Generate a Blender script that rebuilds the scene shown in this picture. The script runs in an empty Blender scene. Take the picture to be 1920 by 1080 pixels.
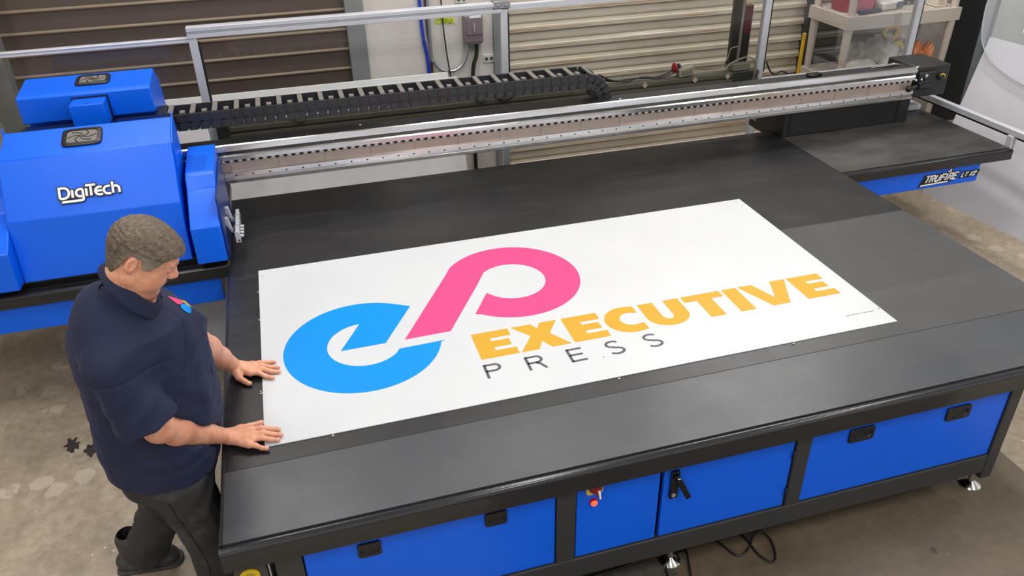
import bpy, math, random
import numpy as np
from mathutils import Vector, Matrix
random.seed(7)
PI = math.pi
S = 1.1            # units were measured on the 8 ft board, then brought to life size
FZ = -0.69         # floor height below the table surface
sc = bpy.context.scene
C = sc.collection

# ------------------------------------------------------------------ materials
def new_mat(name):
    m = bpy.data.materials.new(name); m.use_nodes = True
    nt = m.node_tree; b = nt.nodes['Principled BSDF']
    return m, nt, b
def srgb(r, g, b):
    f = lambda c: (c/255/12.92) if c/255 <= .04045 else ((c/255+.055)/1.055)**2.4
    return (f(r), f(g), f(b), 1)
def N(nt, t, **k):
    n = nt.nodes.new(t)
    for a, v in k.items(): setattr(n, a, v)
    return n
def L(nt, a, b): nt.links.new(a, b)
def ramp(nt, fac, stops, interp='LINEAR'):
    r = N(nt, 'ShaderNodeValToRGB'); cr = r.color_ramp; cr.interpolation = interp
    while len(cr.elements) < len(stops): cr.elements.new(.5)
    for e, (p, c) in zip(cr.elements, stops): e.position = p; e.color = c
    L(nt, fac, r.inputs[0]); return r.outputs[0]
def noise(nt, scale, detail=4, rough=.5, vec=None, dist=0):
    n = N(nt, 'ShaderNodeTexNoise'); n.inputs['Scale'].default_value = scale
    n.inputs['Detail'].default_value = detail; n.inputs['Roughness'].default_value = rough
    n.inputs['Distortion'].default_value = dist
    if vec is None:
        tc = nt.nodes.get('TC') or N(nt, 'ShaderNodeTexCoord', name='TC'); vec = tc.outputs['Object']
    L(nt, vec, n.inputs['Vector']); return n.outputs[0]
def scaled(nt, sx, sy, sz):
    tc = nt.nodes.get('TC') or N(nt, 'ShaderNodeTexCoord', name='TC')
    m = N(nt, 'ShaderNodeMapping'); m.inputs['Scale'].default_value = (sx, sy, sz)
    L(nt, tc.outputs['Object'], m.inputs[0]); return m.outputs[0]
def bump(nt, b, h, s, d=.002):
    n = N(nt, 'ShaderNodeBump'); n.inputs['Strength'].default_value = s; n.inputs['Distance'].default_value = d
    L(nt, h, n.inputs['Height']); L(nt, n.outputs[0], b.inputs['Normal'])
def mixc(nt, f, a, b, mode='MIX'):
    n = N(nt, 'ShaderNodeMix', data_type='RGBA', blend_type=mode)
    for s_, v in ((n.inputs[0], f), (n.inputs[6], a), (n.inputs[7], b)):
        if hasattr(v, 'node'): L(nt, v, s_)
        else: s_.default_value = v
    return n.outputs[2]
def math_(nt, op, a, b=0.):
    n = N(nt, 'ShaderNodeMath', operation=op)
    for s_, v in ((n.inputs[0], a), (n.inputs[1], b)):
        if hasattr(v, 'node'): L(nt, v, s_)
        else: s_.default_value = v
    return n.outputs[0]
MATS = {}
def simple(name, col, rough=.5, metal=0., var=.06, nscale=6, bumps=0., bscale=200, spec=.5, coat=0.):
    if name in MATS: return MATS[name]
    m, nt, b = new_mat(name)
    c = srgb(*col)
    n = noise(nt, nscale, 3)
    lo = tuple(x*(1-var) for x in c[:3])+(1,); hi = tuple(min(1, x*(1+var)) for x in c[:3])+(1,)
    L(nt, ramp(nt, n, [(.3, lo), (.7, hi)]), b.inputs['Base Color'])
    b.inputs['Roughness'].default_value = rough; b.inputs['Metallic'].default_value = metal
    b.inputs['Specular IOR Level'].default_value = spec
    b.inputs['Coat Weight'].default_value = coat
    if bumps: bump(nt, b, noise(nt, bscale, 2), bumps, .001)
    MATS[name] = m; return m

BLUE = simple('blue_powder_coat', (0, 98, 232), .36, bumps=.25, bscale=350, var=.03, spec=.38)
BLACKP = simple('black_powder_coat', (33, 33, 34), .42, bumps=.2, bscale=400)
FRAMEP = simple('frame_charcoal_paint', (52, 51, 51), .5, bumps=.25, bscale=350)
PLAST = simple('black_plastic', (24, 24, 26), .4)
GLOSSB = simple('gloss_black_plastic', (12, 12, 14), .2)
CHAINP = simple('chain_plastic', (38, 39, 42), .42, bumps=.1)
CHAINL = simple('chain_crossbar_grey', (118, 114, 108), .5)
ALU = simple('brushed_aluminium', (196, 198, 204), .32, .85, var=.04)
ALUW = simple('anodised_profile', (205, 206, 212), .45, .35, var=.03)
GREYRUB = simple('grey_vent_filter', (118, 112, 106), .7, bumps=.3)
CHROME = simple('chrome', (215, 212, 208), .15, 1.)
YELLOW = simple('yellow_plastic', (240, 205, 30), .5)
YELLOWP = simple('pale_yellow_plate', (222, 208, 105), .5)
REDP = simple('red_plastic', (140, 22, 18), .4)
WHITEP = simple('white_print', (245, 245, 245), .5, var=.01)
BLACKINK = simple('black_print', (8, 8, 12), .5)
BEIGE = simple('beige_shelf_plastic', (203, 190, 178), .55)
WALLW = None
GOLD = simple('gold_ink', (205, 157, 50), .42, var=.02, spec=.2)
PINK = simple('pink_ink', (226, 74, 130), .42, var=.02, spec=.2)
CYAN = simple('cyan_ink', (0, 138, 222), .42, var=.02, spec=.2)
GREYINK = simple('grey_ink', (78, 72, 80), .42, var=.02)
OLIVE = simple('dusty_dark_profile', (92, 88, 76), .55, .3)
JAMB = simple('grey_jamb_paint', (128, 130, 130), .6, bumps=.2, bscale=60, var=.1)
STEELC = simple('grey_steel_column', (112, 112, 108), .5, .2, var=.2, nscale=9)

def mat_board():
    m, nt, b = new_mat('white_board_sheet')
    L(nt, ramp(nt, noise(nt, 2.5), [(.3, srgb(199, 201, 204)), (.7, srgb(204, 206, 208))]), b.inputs['Base Color'])
    b.inputs['Roughness'].default_value = .38; return m
BOARD = mat_board()

def mat_table():
    m, nt, b = new_mat('table_mat_surface')
    tc = N(nt, 'ShaderNodeTexCoord', name='TC'); sx = N(nt, 'ShaderNodeSeparateXYZ'); L(nt, tc.outputs['Object'], sx.inputs[0])
    y = math_(nt, 'ADD', sx.outputs[1], .8); x = math_(nt, 'ADD', sx.outputs[0], 1.5)   # the table's own base sits at (1.5, .8)
    # sheets of vinyl laid across the bed: front strip, pale bands of wear and painted sheen, dark rear
    step = lambda v, e: math_(nt, 'GREATER_THAN', v, e)
    front = math_(nt, 'LESS_THAN', y, -.08)
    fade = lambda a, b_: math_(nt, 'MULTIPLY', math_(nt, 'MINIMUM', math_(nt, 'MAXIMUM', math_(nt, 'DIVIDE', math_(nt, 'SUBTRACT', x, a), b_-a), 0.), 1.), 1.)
    worn_sheen = math_(nt, 'MULTIPLY', math_(nt, 'LESS_THAN', y, .845), fade(1.5, 2.7))  # wear, with sheen toward the right mixed into its tone
    right_sheen = math_(nt, 'MULTIPLY', math_(nt, 'LESS_THAN', y, .23), fade(.2, 2.9))  # reflected sheen growing to the right, painted into the colour
    blot = noise(nt, 1.6, 5, .6)
    base = ramp(nt, blot, [(.3, srgb(24, 24, 26)), (.7, srgb(30, 30, 32))])
    c1 = mixc(nt, math_(nt, 'MULTIPLY', worn_sheen, .5), base, srgb(92, 92, 92))
    c2 = mixc(nt, math_(nt, 'MULTIPLY', right_sheen, .35), c1, srgb(84, 83, 86))
    c3 = mixc(nt, math_(nt, 'MULTIPLY', front, .8), c2, ramp(nt, blot, [(.3, srgb(60, 63, 68)), (.7, srgb(74, 76, 80))]))
    c3 = mixc(nt, math_(nt, 'MULTIPLY', step(x, 3.156), .75), c3, ramp(nt, noise(nt, 2.2, 4, .55, scaled(nt, 1, 2.5, 1)), [(.35, srgb(50, 49, 49)), (.65, srgb(88, 85, 82))]))
    rear = math_(nt, 'MULTIPLY', step(y, 1.72), math_(nt, 'LESS_THAN', x, 3.156))
    c4 = mixc(nt, math_(nt, 'MULTIPLY', rear, .4), c3, srgb(24, 24, 25))
    # scuffs: thin pale scratches and specks
    v = N(nt, 'ShaderNodeTexVoronoi'); v.inputs['Scale'].default_value = 9; L(nt, tc.outputs['Object'], v.inputs[0])
    spk = math_(nt, 'LESS_THAN', v.outputs['Distance'], .018)
    c5 = mixc(nt, math_(nt, 'MULTIPLY', spk, .5), c4, srgb(170, 168, 165))
    dust = ramp(nt, noise(nt, 5, 6, .7, scaled(nt, 1, 3, 1)), [(.5, (0, 0, 0, 1)), (.8, (1, 1, 1, 1))])
    c6 = mixc(nt, math_(nt, 'MULTIPLY', dust, .09), c5, srgb(130, 128, 124))
    L(nt, c6, b.inputs['Base Color'])
    r = ramp(nt, noise(nt, 3, 5, .6), [(.3, (.31, .31, .31, 1)), (.7, (.41, .41, .41, 1))])
    L(nt, r, b.inputs['Roughness']); b.inputs['Specular IOR Level'].default_value = .5
    bump(nt, b, noise(nt, 500, 2), .15, .001)
    return m
TABLE = mat_table()

def mat_floor():
    m, nt, b = new_mat('worn_concrete')
    big = noise(nt, .55, 6, .6); mid = noise(nt, 3.2, 8, .65, dist=.4); fine = noise(nt, 22, 6, .7)
    c = ramp(nt, big, [(.35, srgb(146, 128, 104)), (.5, srgb(176, 156, 129)), (.68, srgb(194, 176, 150))])
    c = mixc(nt, .55, c, ramp(nt, mid, [(.3, srgb(98, 88, 74)), (.5, srgb(150, 136, 115)), (.72, srgb(196, 182, 158))]))
    c = mixc(nt, .3, c, ramp(nt, fine, [(.3, srgb(90, 82, 70)), (.7, srgb(200, 188, 165))]))
    # spalled pale patches
    tc = nt.nodes['TC']
    v = N(nt, 'ShaderNodeTexVoronoi'); v.inputs['Scale'].default_value = 6.5
    mp = N(nt, 'ShaderNodeVectorMath', operation='ADD'); L(nt, tc.outputs['Object'], mp.inputs[0])
    nn = N(nt, 'ShaderNodeTexNoise'); nn.inputs['Scale'].default_value = 14; L(nt, tc.outputs['Object'], nn.inputs[0])
    sv = N(nt, 'ShaderNodeVectorMath', operation='SCALE'); sv.inputs['Scale'].default_value = .09; L(nt, nn.outputs['Color'], sv.inputs[0])
    L(nt, sv.outputs[0], mp.inputs[1]); L(nt, mp.outputs[0], v.inputs[0])
    gate = math_(nt, 'GREATER_THAN', noise(nt, 1.3, 4), .52)
    chip = math_(nt, 'MULTIPLY', math_(nt, 'LESS_THAN', v.outputs['Distance'], .30), gate)
    c = mixc(nt, math_(nt, 'MULTIPLY', chip, .38), c, srgb(205, 195, 176))
    v2 = N(nt, 'ShaderNodeTexVoronoi'); v2.inputs['Scale'].default_value = 17; L(nt, mp.outputs[0], v2.inputs[0])
    fleck = math_(nt, 'LESS_THAN', v2.outputs['Distance'], .07)
    c = mixc(nt, math_(nt, 'MULTIPLY', fleck, .7), c, srgb(226, 220, 205))
    v3 = N(nt, 'ShaderNodeTexVoronoi'); v3.inputs['Scale'].default_value = 3.1; L(nt, mp.outputs[0], v3.inputs[0])
    blk = math_(nt, 'LESS_THAN', v3.outputs['Distance'], .055)
    c = mixc(nt, math_(nt, 'MULTIPLY', blk, .7), c, srgb(48, 42, 36))
    # darker, browner floor under the right half of the machine
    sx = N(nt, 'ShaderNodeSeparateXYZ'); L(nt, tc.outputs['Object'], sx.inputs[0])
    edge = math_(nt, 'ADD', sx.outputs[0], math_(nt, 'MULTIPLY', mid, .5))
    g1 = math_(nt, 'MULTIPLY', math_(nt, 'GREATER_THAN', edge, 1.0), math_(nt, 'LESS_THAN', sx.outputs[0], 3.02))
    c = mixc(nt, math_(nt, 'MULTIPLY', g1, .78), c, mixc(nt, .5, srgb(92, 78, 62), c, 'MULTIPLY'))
    L(nt, c, b.inputs['Base Color'])
    L(nt, ramp(nt, mid, [(.3, (.38, .38, .38, 1)), (.7, (.62, .62, .62, 1))]), b.inputs['Roughness'])
    bump(nt, b, fine, .35, .004)
    return m
FLOOR = mat_floor()

def mat_wall():
    m, nt, b = new_mat('textured_cream_plaster')
    L(nt, ramp(nt, noise(nt, 2, 5, .6), [(.3, srgb(206, 198, 190)), (.7, srgb(224, 217, 210))]), b.inputs['Base Color'])
    b.inputs['Roughness'].default_value = .8; bump(nt, b, noise(nt, 45, 5, .6), .5, .006); return m
WALLM = mat_wall()
def mat_shutter(name, a, bcol, rust, amt):
    m, nt, b = new_mat(name)
    c = ramp(nt, noise(nt, 2.2, 6, .6, scaled(nt, .3, 1, 3)), [(.3, srgb(*a)), (.7, srgb(*bcol))])
    tc = nt.nodes['TC']; sx = N(nt, 'ShaderNodeSeparateXYZ'); L(nt, tc.outputs['Object'], sx.inputs[0])
    if amt:   # rust gathers in the groove of each slat
        ph = math_(nt, 'FRACT', math_(nt, 'DIVIDE', math_(nt, 'ADD', sx.outputs[2], 12.7*.0), .127))
        d = math_(nt, 'ABSOLUTE', math_(nt, 'SUBTRACT', ph, .43))
        g = math_(nt, 'MULTIPLY', math_(nt, 'LESS_THAN', d, .055), ramp(nt, noise(nt, 1.7, 5, .7, scaled(nt, .6, 1, 6)), [(.4, (0, 0, 0, 1)), (.6, (1, 1, 1, 1))]))
        c = mixc(nt, math_(nt, 'MULTIPLY', g, amt), c, srgb(*rust))
        st = ramp(nt, noise(nt, 3, 5, .7, scaled(nt, .8, 1, 4)), [(.6, (0, 0, 0, 1)), (.75, (1, 1, 1, 1))])
        c = mixc(nt, math_(nt, 'MULTIPLY', st, .3), c, srgb(*rust))
    L(nt, c, b.inputs['Base Color']); b.inputs['Roughness'].default_value = .5
    bump(nt, b, noise(nt, 90, 3), .15, .003); return m
SHUTB = mat_shutter('beige_shutter_paint', (190, 178, 158), (208, 197, 180), (150, 112, 74), .8)
SHUTG = mat_shutter('grey_shutter_paint', (128, 122, 112), (146, 139, 128), (110, 95, 78), .4)
SHUTBR = mat_shutter('brown_door_paint', (84, 72, 64), (94, 81, 72), (0, 0, 0), 0)
BROWNRIB = simple('brown_door_rib_lit', (128, 112, 94), .5)  # door brown made lighter: light caught on the ribs is in the colour
DARKW = simple('dark_charcoal_cloth', (50, 50, 50), .8, var=.2, nscale=3)
CONC = simple('bare_concrete_wall', (178, 170, 160), .85, var=.15, nscale=10, bumps=.3, bscale=60)

def mat_glass(name, tint, refl):
    m, nt, b = new_mat(name)
    out = nt.nodes['Material Output']
    t = N(nt, 'ShaderNodeBsdfTransparent'); t.inputs[0].default_value = tint
    g = N(nt, 'ShaderNodeBsdfGlossy'); g.inputs['Roughness'].default_value = .02; g.inputs[0].default_value = (1, 1, 1, 1)
    f = N(nt, 'ShaderNodeFresnel'); f.inputs[0].default_value = 1.45
    mx = N(nt, 'ShaderNodeMixShader'); L(nt, math_(nt, 'MULTIPLY', f.outputs[0], refl), mx.inputs[0])
    L(nt, t.outputs[0], mx.inputs[1]); L(nt, g.outputs[0], mx.inputs[2]); L(nt, mx.outputs[0], out.inputs[0])
    return m
GLASS = mat_glass('clear_acrylic', (.95, .96, .96, 1), .5)
GLASSB = mat_glass('bluish_acrylic', (.80, .85, .90, 1), 1.2)

def mat_silver():
    m, nt, b = new_mat('mirror_rail')
    L(nt, ramp(nt, noise(nt, 3, 3, .5, scaled(nt, .6, 1, 8)), [(.3, srgb(188, 184, 182)), (.7, srgb(222, 220, 220))]), b.inputs['Base Color'])
    b.inputs['Metallic'].default_value = 1
    L(nt, ramp(nt, noise(nt, 40, 3, .5, scaled(nt, .3, 1, 6)), [(.3, (.16, .16, .16, 1)), (.7, (.28, .28, .28, 1))]), b.inputs['Roughness'])
    return m
SILVER = mat_silver()
TANM = simple('linear_motor_strip', (176, 160, 150), .42, .5, bumps=.25, bscale=250)
EMR = None
def mat_emit(name, col, s):
    m, nt, b = new_mat(name); b.inputs['Base Color'].default_value = col
    b.inputs['Emission Color'].default_value = col; b.inputs['Emission Strength'].default_value = s; return m

# ------------------------------------------------------------------ mesh builder
class MB:
    def __init__(s): s.v = []; s.f = []; s.m = []
    def add(s, vs, fs, mi=0):
        o = len(s.v); s.v += [tuple(map(float, v)) for v in vs]
        s.f += [tuple(o+i for i in f) for f in fs]; s.m += [mi]*len(fs); return s
    def box(s, x0, x1, y0, y1, z0, z1, mi=0):
        vs = [(x, y, z) for z in (z0, z1) for y in (y0, y1) for x in (x0, x1)]
        return s.add(vs, [(0, 2, 3, 1), (4, 5, 7, 6), (0, 1, 5, 4), (2, 6, 7, 3), (0, 4, 6, 2), (1, 3, 7, 5)], mi)
    def obox(s, c, ax, ay, az, mi=0):
        c, ax, ay, az = map(Vector, (c, ax, ay, az))
        vs = [c+ax*i+ay*j+az*k for k in (-1, 1) for j in (-1, 1) for i in (-1, 1)]
        return s.add(vs, [(0, 2, 3, 1), (4, 5, 7, 6), (0, 1, 5, 4), (2, 6, 7, 3), (0, 4, 6, 2), (1, 3, 7, 5)], mi)
    def prism(s, prof, a, b, axis='x', mi=0):
        """prof: 2D outline in the plane normal to axis; extruded from a to b"""
        n = len(prof)
        def P(t, q):
            return {'x': (t, q[0], q[1]), 'y': (q[0], t, q[1]), 'z': (q[0], q[1], t)}[axis]
        vs = [P(a, q) for q in prof]+[P(b, q) for q in prof]
        fs = [tuple(range(n))[::-1], tuple(range(n, 2*n))]+[(i, (i+1) % n, n+(i+1) % n, n+i) for i in range(n)]
        return s.add(vs, fs, mi)
    def strip(s, prof, a, b, axis='x', mi=0):
        n = len(prof)
        def P(t, q): return {'x': (t, q[0], q[1]), 'y': (q[0], t, q[1]), 'z': (q[0], q[1], t)}[axis]
        vs = [P(a, q) for q in prof]+[P(b, q) for q in prof]
        return s.add(vs, [(i, i+1, n+i+1, n+i) for i in range(n-1)], mi)
    def rings(s, rs, cap=True, mi=0, closed=False):
        n = len(rs[0]); vs = [p for r in rs for p in r]; fs = []
        k = len(rs)
        for j in range(k if closed else k-1):
            for i in range(n):
                a = j*n+i; b_ = j*n+(i+1) % n; c = ((j+1) % k)*n+(i+1) % n; d = ((j+1) % k)*n+i
                fs.append((a, b_, c, d))
        if cap and not closed: fs += [tuple(range(n))[::-1], tuple(range((k-1)*n, k*n))]
        return s.add(vs, fs, mi)
    def tube(s, pts, r, n=10, mi=0, closed=False, smoothpath=0):
        pts = [Vector(p) for p in pts]
        if smoothpath: pts = catmull(pts, smoothpath, closed)
        k = len(pts); rr = r if hasattr(r, '__len__') else [r]*k
        if len(rr) != k: rr = list(np.interp(np.linspace(0, 1, k), np.linspace(0, 1, len(rr)), rr))
        up = None; rs = []
        for i in range(k):
            a = pts[(i-1) % k] if closed or i > 0 else pts[i]; b_ = pts[(i+1) % k] if closed or i < k-1 else pts[i]
            t = (b_-a).normalized()
            if up is None:
                up = t.orthogonal().normalized()
            up = (up-t*up.dot(t)).normalized(); w = t.cross(up)
            rs.append([pts[i]+(up*math.cos(2*PI*j/n)+w*math.sin(2*PI*j/n))*rr[i] for j in range(n)])
        return s.rings(rs, True, mi, closed)
    def cyl(s, a, b, r0, r1=None, n=20, mi=0):
        return s.tube([a, b], [r0, r0 if r1 is None else r1], n, mi)
    def lathe(s, c, prof, n=24, axis='z', mi=0):
        rs = []
        for r, h in prof:
            ring = []
            for j in range(n):
                u, w = r*math.cos(2*PI*j/n), r*math.sin(2*PI*j/n)
                d = {'z': (u, w, h), 'y': (u, h, -w), 'x': (h, u, w)}[axis]
                ring.append((c[0]+d[0], c[1]+d[1], c[2]+d[2]))
            rs.append(ring)
        return s.rings(rs, True, mi)
    def ell(s, c, r, n=20, m=12, mi=0, rot=None):
        rs = []
        for i in range(1, m):
            th = PI*i/m; rs.append([])
            for j in range(n):
                v = Vector((r[0]*math.sin(th)*math.cos(2*PI*j/n), r[1]*math.sin(th)*math.sin(2*PI*j/n), -r[2]*math.cos(th)))
                if rot is not None: v = rot @ v
                rs[-1].append(v+Vector(c))
        return s.rings(rs, True, mi)
    def poly(s, pts, h=0.0, mi=0):
        """flat polygon given as 3D points (may be concave), optionally thickened by vector h"""
        n = len(pts)
        if not h: return s.add(pts, [tuple(range(n))], mi)
        h = Vector(h); vs = [Vector(p) for p in pts]+[Vector(p)+h for p in pts]
        return s.add(vs, [tuple(range(n))[::-1], tuple(range(n, 2*n))]+[(i, (i+1) % n, n+(i+1) % n, n+i) for i in range(n)], mi)
    def build(s, name, mats, parent=None, bevel=0, seg=2, smooth=None, org=None, bang=40):
        me = bpy.data.meshes.new(name)
        o3 = Vector((0, 0, 0))
        if org is not None: o3 = Vector(org)
        elif parent is not None: o3 = Vector(parent.get('_o', (0, 0, 0)))
        me.from_pydata([Vector(v)-o3 for v in s.v], [], s.f)
        for m in (mats if isinstance(mats, (list, tuple)) else [mats]): me.materials.append(m)
        me.polygons.foreach_set('material_index', s.m)
        import bmesh
        bm = bmesh.new(); bm.from_mesh(me); bmesh.ops.recalc_face_normals(bm, faces=bm.faces); bm.to_mesh(me); bm.free()
        o = bpy.data.objects.new(name, me); C.objects.link(o)
        if parent is not None: o.parent = parent; o['_o'] = tuple(parent.get('_o', (0, 0, 0)))
        else: o.location = o3; o['_o'] = tuple(o3)
        if smooth is None: smooth = 40
        if smooth:
            me.polygons.foreach_set('use_smooth', [True]*len(me.polygons))
            try: me.set_sharp_from_angle(angle=math.radians(smooth))
            except Exception: pass
        if bevel:
            md = o.modifiers.new('b', 'BEVEL'); md.width = bevel; md.segments = seg; md.limit_method = 'ANGLE'; md.angle_limit = math.radians(bang)
            md.harden_normals = False
        return o
def catmull(p, k, closed=False):
    out = []; n = len(p)
    rng = range(n if closed else n-1)
    for i in rng:
        P0 = p[(i-1) % n] if closed or i > 0 else p[0]; P1 = p[i]; P2 = p[(i+1) % n]; P3 = p[(i+2) % n] if closed or i < n-2 else p[-1]
        for j in range(k):
            t = j/k
            out.append(.5*((2*P1)+(P2-P0)*t+(2*P0-5*P1+4*P2-P3)*t*t+(3*P1-P0-3*P2+P3)*t**3))
    if not closed: out.append(p[-1])
    return out
def tag(o, label=None, cat=None, group=None, kind=None):
    if label: o['label'] = label
    if cat: o['category'] = cat
    if group: o['group'] = group
    if kind: o['kind'] = kind
    return o
def thing(name, loc, label, cat, group=None):
    o = bpy.data.objects.new(name, None); C.objects.link(o); o.location = loc; o['_o'] = tuple(loc)
    o.empty_display_size = .1
    return tag(o, label, cat, group)
def struct(o): o['kind'] = 'structure'; return o
def dup(o, parent=None, off=None):
    c = o.copy(); C.objects.link(c)
    if parent is not None: c.parent = parent
    if off is not None: c.location = Vector(o.location)+Vector(off)
    for ch in o.children: dup(ch, c)
    return c

# ------------------------------------------------------------------ the room
WY = 3.4   # back wall plane
mb = MB(); mb.box(-4, 10, -6, 3.9, FZ-.1, FZ); struct(mb.build('floor', FLOOR, smooth=0))
mb = MB()
mb.box(.82, 1.705, WY, WY+.15, FZ, 3.6)           # pier between the two roll-up doors
mb.box(-4, -1.95, WY, WY+.15, FZ, 3.6)
mb.box(-4, 10, WY, WY+.15, 2.3, 3.6)             # above the doors
struct(mb.build('wall_back', WALLM, smooth=0))
mb = MB(); mb.box(-4.15, -4, -6, WY, FZ, 3.6); struct(mb.build('wall_left', WALLM, smooth=0))
mb = MB(); mb.box(-4, 10, -6, WY+.15, 3.6, 3.7); struct(mb.build('ceiling', simple('white_ceiling', (215, 215, 212), .8), smooth=0))
mb = MB(); mb.box(.70, .82, WY-.03, WY+.1, FZ, 2.3); struct(mb.build('trim_1', JAMB, bevel=.003))
mb = MB(); mb.box(1.70, 1.80, WY-.03, WY+.1, FZ, 2.3); struct(mb.build('trim_2', JAMB, bevel=.003))
mb = MB(); mb.box(4.215, 4.32, WY-.05, WY+.06, FZ+.4, 2.3); struct(mb.build('trim_3', simple('dark_guide_paint', (62, 60, 56), .6), bevel=.003))
mb = MB(); mb.box(5.32, 5.62, WY, WY+.1, FZ, 2.3); struct(mb.build('wall_right', CONC, bevel=.003))
P_ = .127
def shutter(x0, x1, name, mat, zoff):
    prof = []
    z = -6*P_+zoff
    k = 0
    while z < 2.35:
        for dz, d in ((0, .034), (.030, .032), (.0335, .026), (.046, .024), (.049, .012), (.060, .012), (.063, .022), (.078, .022), (.081, .017), (.112, .010), (.1262, .0)):
            prof.append((WY+.03-d, z+dz))
        z += P_
    prof = [q for q in prof if q[1] >= FZ]
    mb = MB(); mb.strip(prof, x0, x1); return struct(mb.build(name, mat, smooth=30, org=((x0+x1)/2, WY, 0)))
shutter(1.80, 4.26, 'door_2', SHUTB, .043)
shutter(4.30, 5.34, 'door_3', SHUTG, .043)
# brown sectional door with rounded ribs
mb = MB(); mb.box(-1.95, .70, WY+.02, WY+.05, FZ, 2.3)
for k in range(-6, 13):
    z = .667+k*.1285
    if z < FZ+.05: continue
    mb.rings([[(x, WY+.022-.016*math.sin(a), z+.012*math.cos(a)) for a in np.linspace(0, PI, 7)] for x in (-1.95, .70)], True, 1)
struct(mb.build('door_1', [SHUTBR, BROWNRIB], smooth=50))
mb = MB(); mb.box(5.62, 9.5, WY+.02, WY+.05, FZ, 3.4); struct(mb.build('door_4', DARKW, smooth=0))

# steel column behind the enclosure on the left
mb = MB(); mb.box(-1.36, -1.25, 2.98, 3.0, FZ, 2.2); mb.box(-1.36, -1.34, 3.0, 3.10, FZ, 2.2); mb.box(-1.27, -1.25, 3.0, 3.10, FZ, 2.2)
tag(mb.build('steel_column', STEELC, bevel=.003, org=(-1.3, 3.0, FZ)), 'grey galvanised steel column standing left of the brown roll-up door', 'column')
# little bracket with wires left of the column
t = thing('junction_bracket', (-1.5, 3.15, .1), 'open metal bracket with black and white wires left of the steel column', 'bracket')
mb = MB(); mb.box(-1.56, -1.40, 3.1, 3.12, .27, .36); mb.box(-1.56, -1.40, 3.0, 3.12, .245, .27); mb.box(-1.56, -1.40, 3.0, 3.12, .385, .40); mb.build('bracket_plate', ALUW, t, bevel=.002)
mb = MB(); mb.tube([(-1.5, 3.08, .36), (-1.46, 3.02, .35), (-1.47, 3.0, .30), (-1.42, 3.02, .27)], .007, 8, smoothpath=6); mb.build('wire', PLAST, t)
mb = MB(); mb.tube([(-1.52, 3.08, .34), (-1.48, 3.0, .32), (-1.44, 2.99, .28), (-1.41, 3.04, .27)], .006, 8, smoothpath=6); mb.build('wire', WHITEP, t)
mb = MB(); mb.box(-1.75, -1.38, 3.16, 3.19, FZ, .24); tag(mb.build('leaning_board', simple('cream_board', (205, 198, 186), .6), bevel=.004, org=(-1.5, 3.2, FZ)), 'cream board standing on edge below the wire bracket at far left', 'board')

# ------------------------------------------------------------------ wall fittings
t = thing('electrical_box', (1.545, WY, .38), 'mauve grey electrical disconnect box on the cream wall', 'electrical box')
MAUVE = simple('mauve_grey_enamel', (126, 112, 118), .45)
mb = MB(); mb.box(1.485, 1.615, WY-.075, WY, .40, .575); mb.prism([(1.485, .40), (1.615, .40), (1.60, .385), (1.50, .385)], WY-.07, WY, 'y'); mb.build('housing', MAUVE, t, bevel=.004)
mb = MB(); mb.box(1.50, 1.61, WY-.083, WY-.075, .452, .56); mb.build('cover', MAUVE, t, bevel=.003)
mb = MB(); mb.box(1.52, 1.60, WY-.085, WY-.08, .563, .58); mb.build('label_plate', WHITEP, t, bevel=.001)
mb = MB(); mb.box(1.545, 1.555, WY-.092, WY-.083, .47, .53); mb.build('hasp', simple('light_mauve', (165, 155, 162), .4), t, bevel=.002)
mb = MB(); mb.tube([(1.52, WY-.03, .39), (1.50, WY-.03, .30), (1.455, WY-.03, .23), (1.39, WY-.03, .205), (1.31, WY-.03, .225), (1.262, WY-.03, .29), (1.25, WY-.03, .40), (1.245, WY-.03, 1.5)], .011, 10, smoothpath=8)
tag(mb.build('metal_conduit', ALU, org=(1.4, WY, .2)), 'silver flexible conduit looping under the mauve electrical box', 'conduit')
mb = MB(); mb.tube([(1.575, WY-.03, .39), (1.57, WY-.03, .30), (1.535, WY-.035, .12), (1.53, WY-.035, FZ)], .014, 10, smoothpath=6)
tag(mb.build('power_cable', simple('dark_green_black_cable', (26, 32, 30), .5), org=(1.53, WY, FZ)), 'thick black cable dropping from the mauve electrical box', 'cable')
mb = MB(); mb.tube([(1.195, WY-.02, 1.8), (1.198, WY-.02, .7), (1.205, WY-.02, .45), (1.228, WY-.02, .2), (1.235, WY-.02, FZ+.012)], .012, 10, smoothpath=6)
tag(mb.build('air_hose', simple('blue_hose', (25, 60, 190), .4), org=(1.2, WY, FZ)), 'blue air hose running down the cream wall', 'hose')
mb = MB(); mb.tube([(1.335, WY-.05, 1.8), (1.338, WY-.05, .7), (1.35, WY-.05, .4), (1.37, WY-.05, .2), (1.39, WY-.05, .0), (1.39, WY-.05, FZ+.005)], .005, 8, smoothpath=6)
tag(mb.build('thin_cable', PLAST, org=(1.35, WY, FZ)), 'thin black cord hanging past the yellow tape note', 'cord')
mb = MB(); mb.tube([(1.232, WY-.02, 1.8), (1.236, WY-.02, .6), (1.25, WY-.02, .3), (1.258, WY-.02, FZ+.1)], .008, 8, smoothpath=6)
tag(mb.build('brown_cable', simple('brown_cable', (70, 45, 38), .5), org=(1.24, WY, FZ+.1)), 'dark brown cable beside the blue air hose', 'cable')
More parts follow.
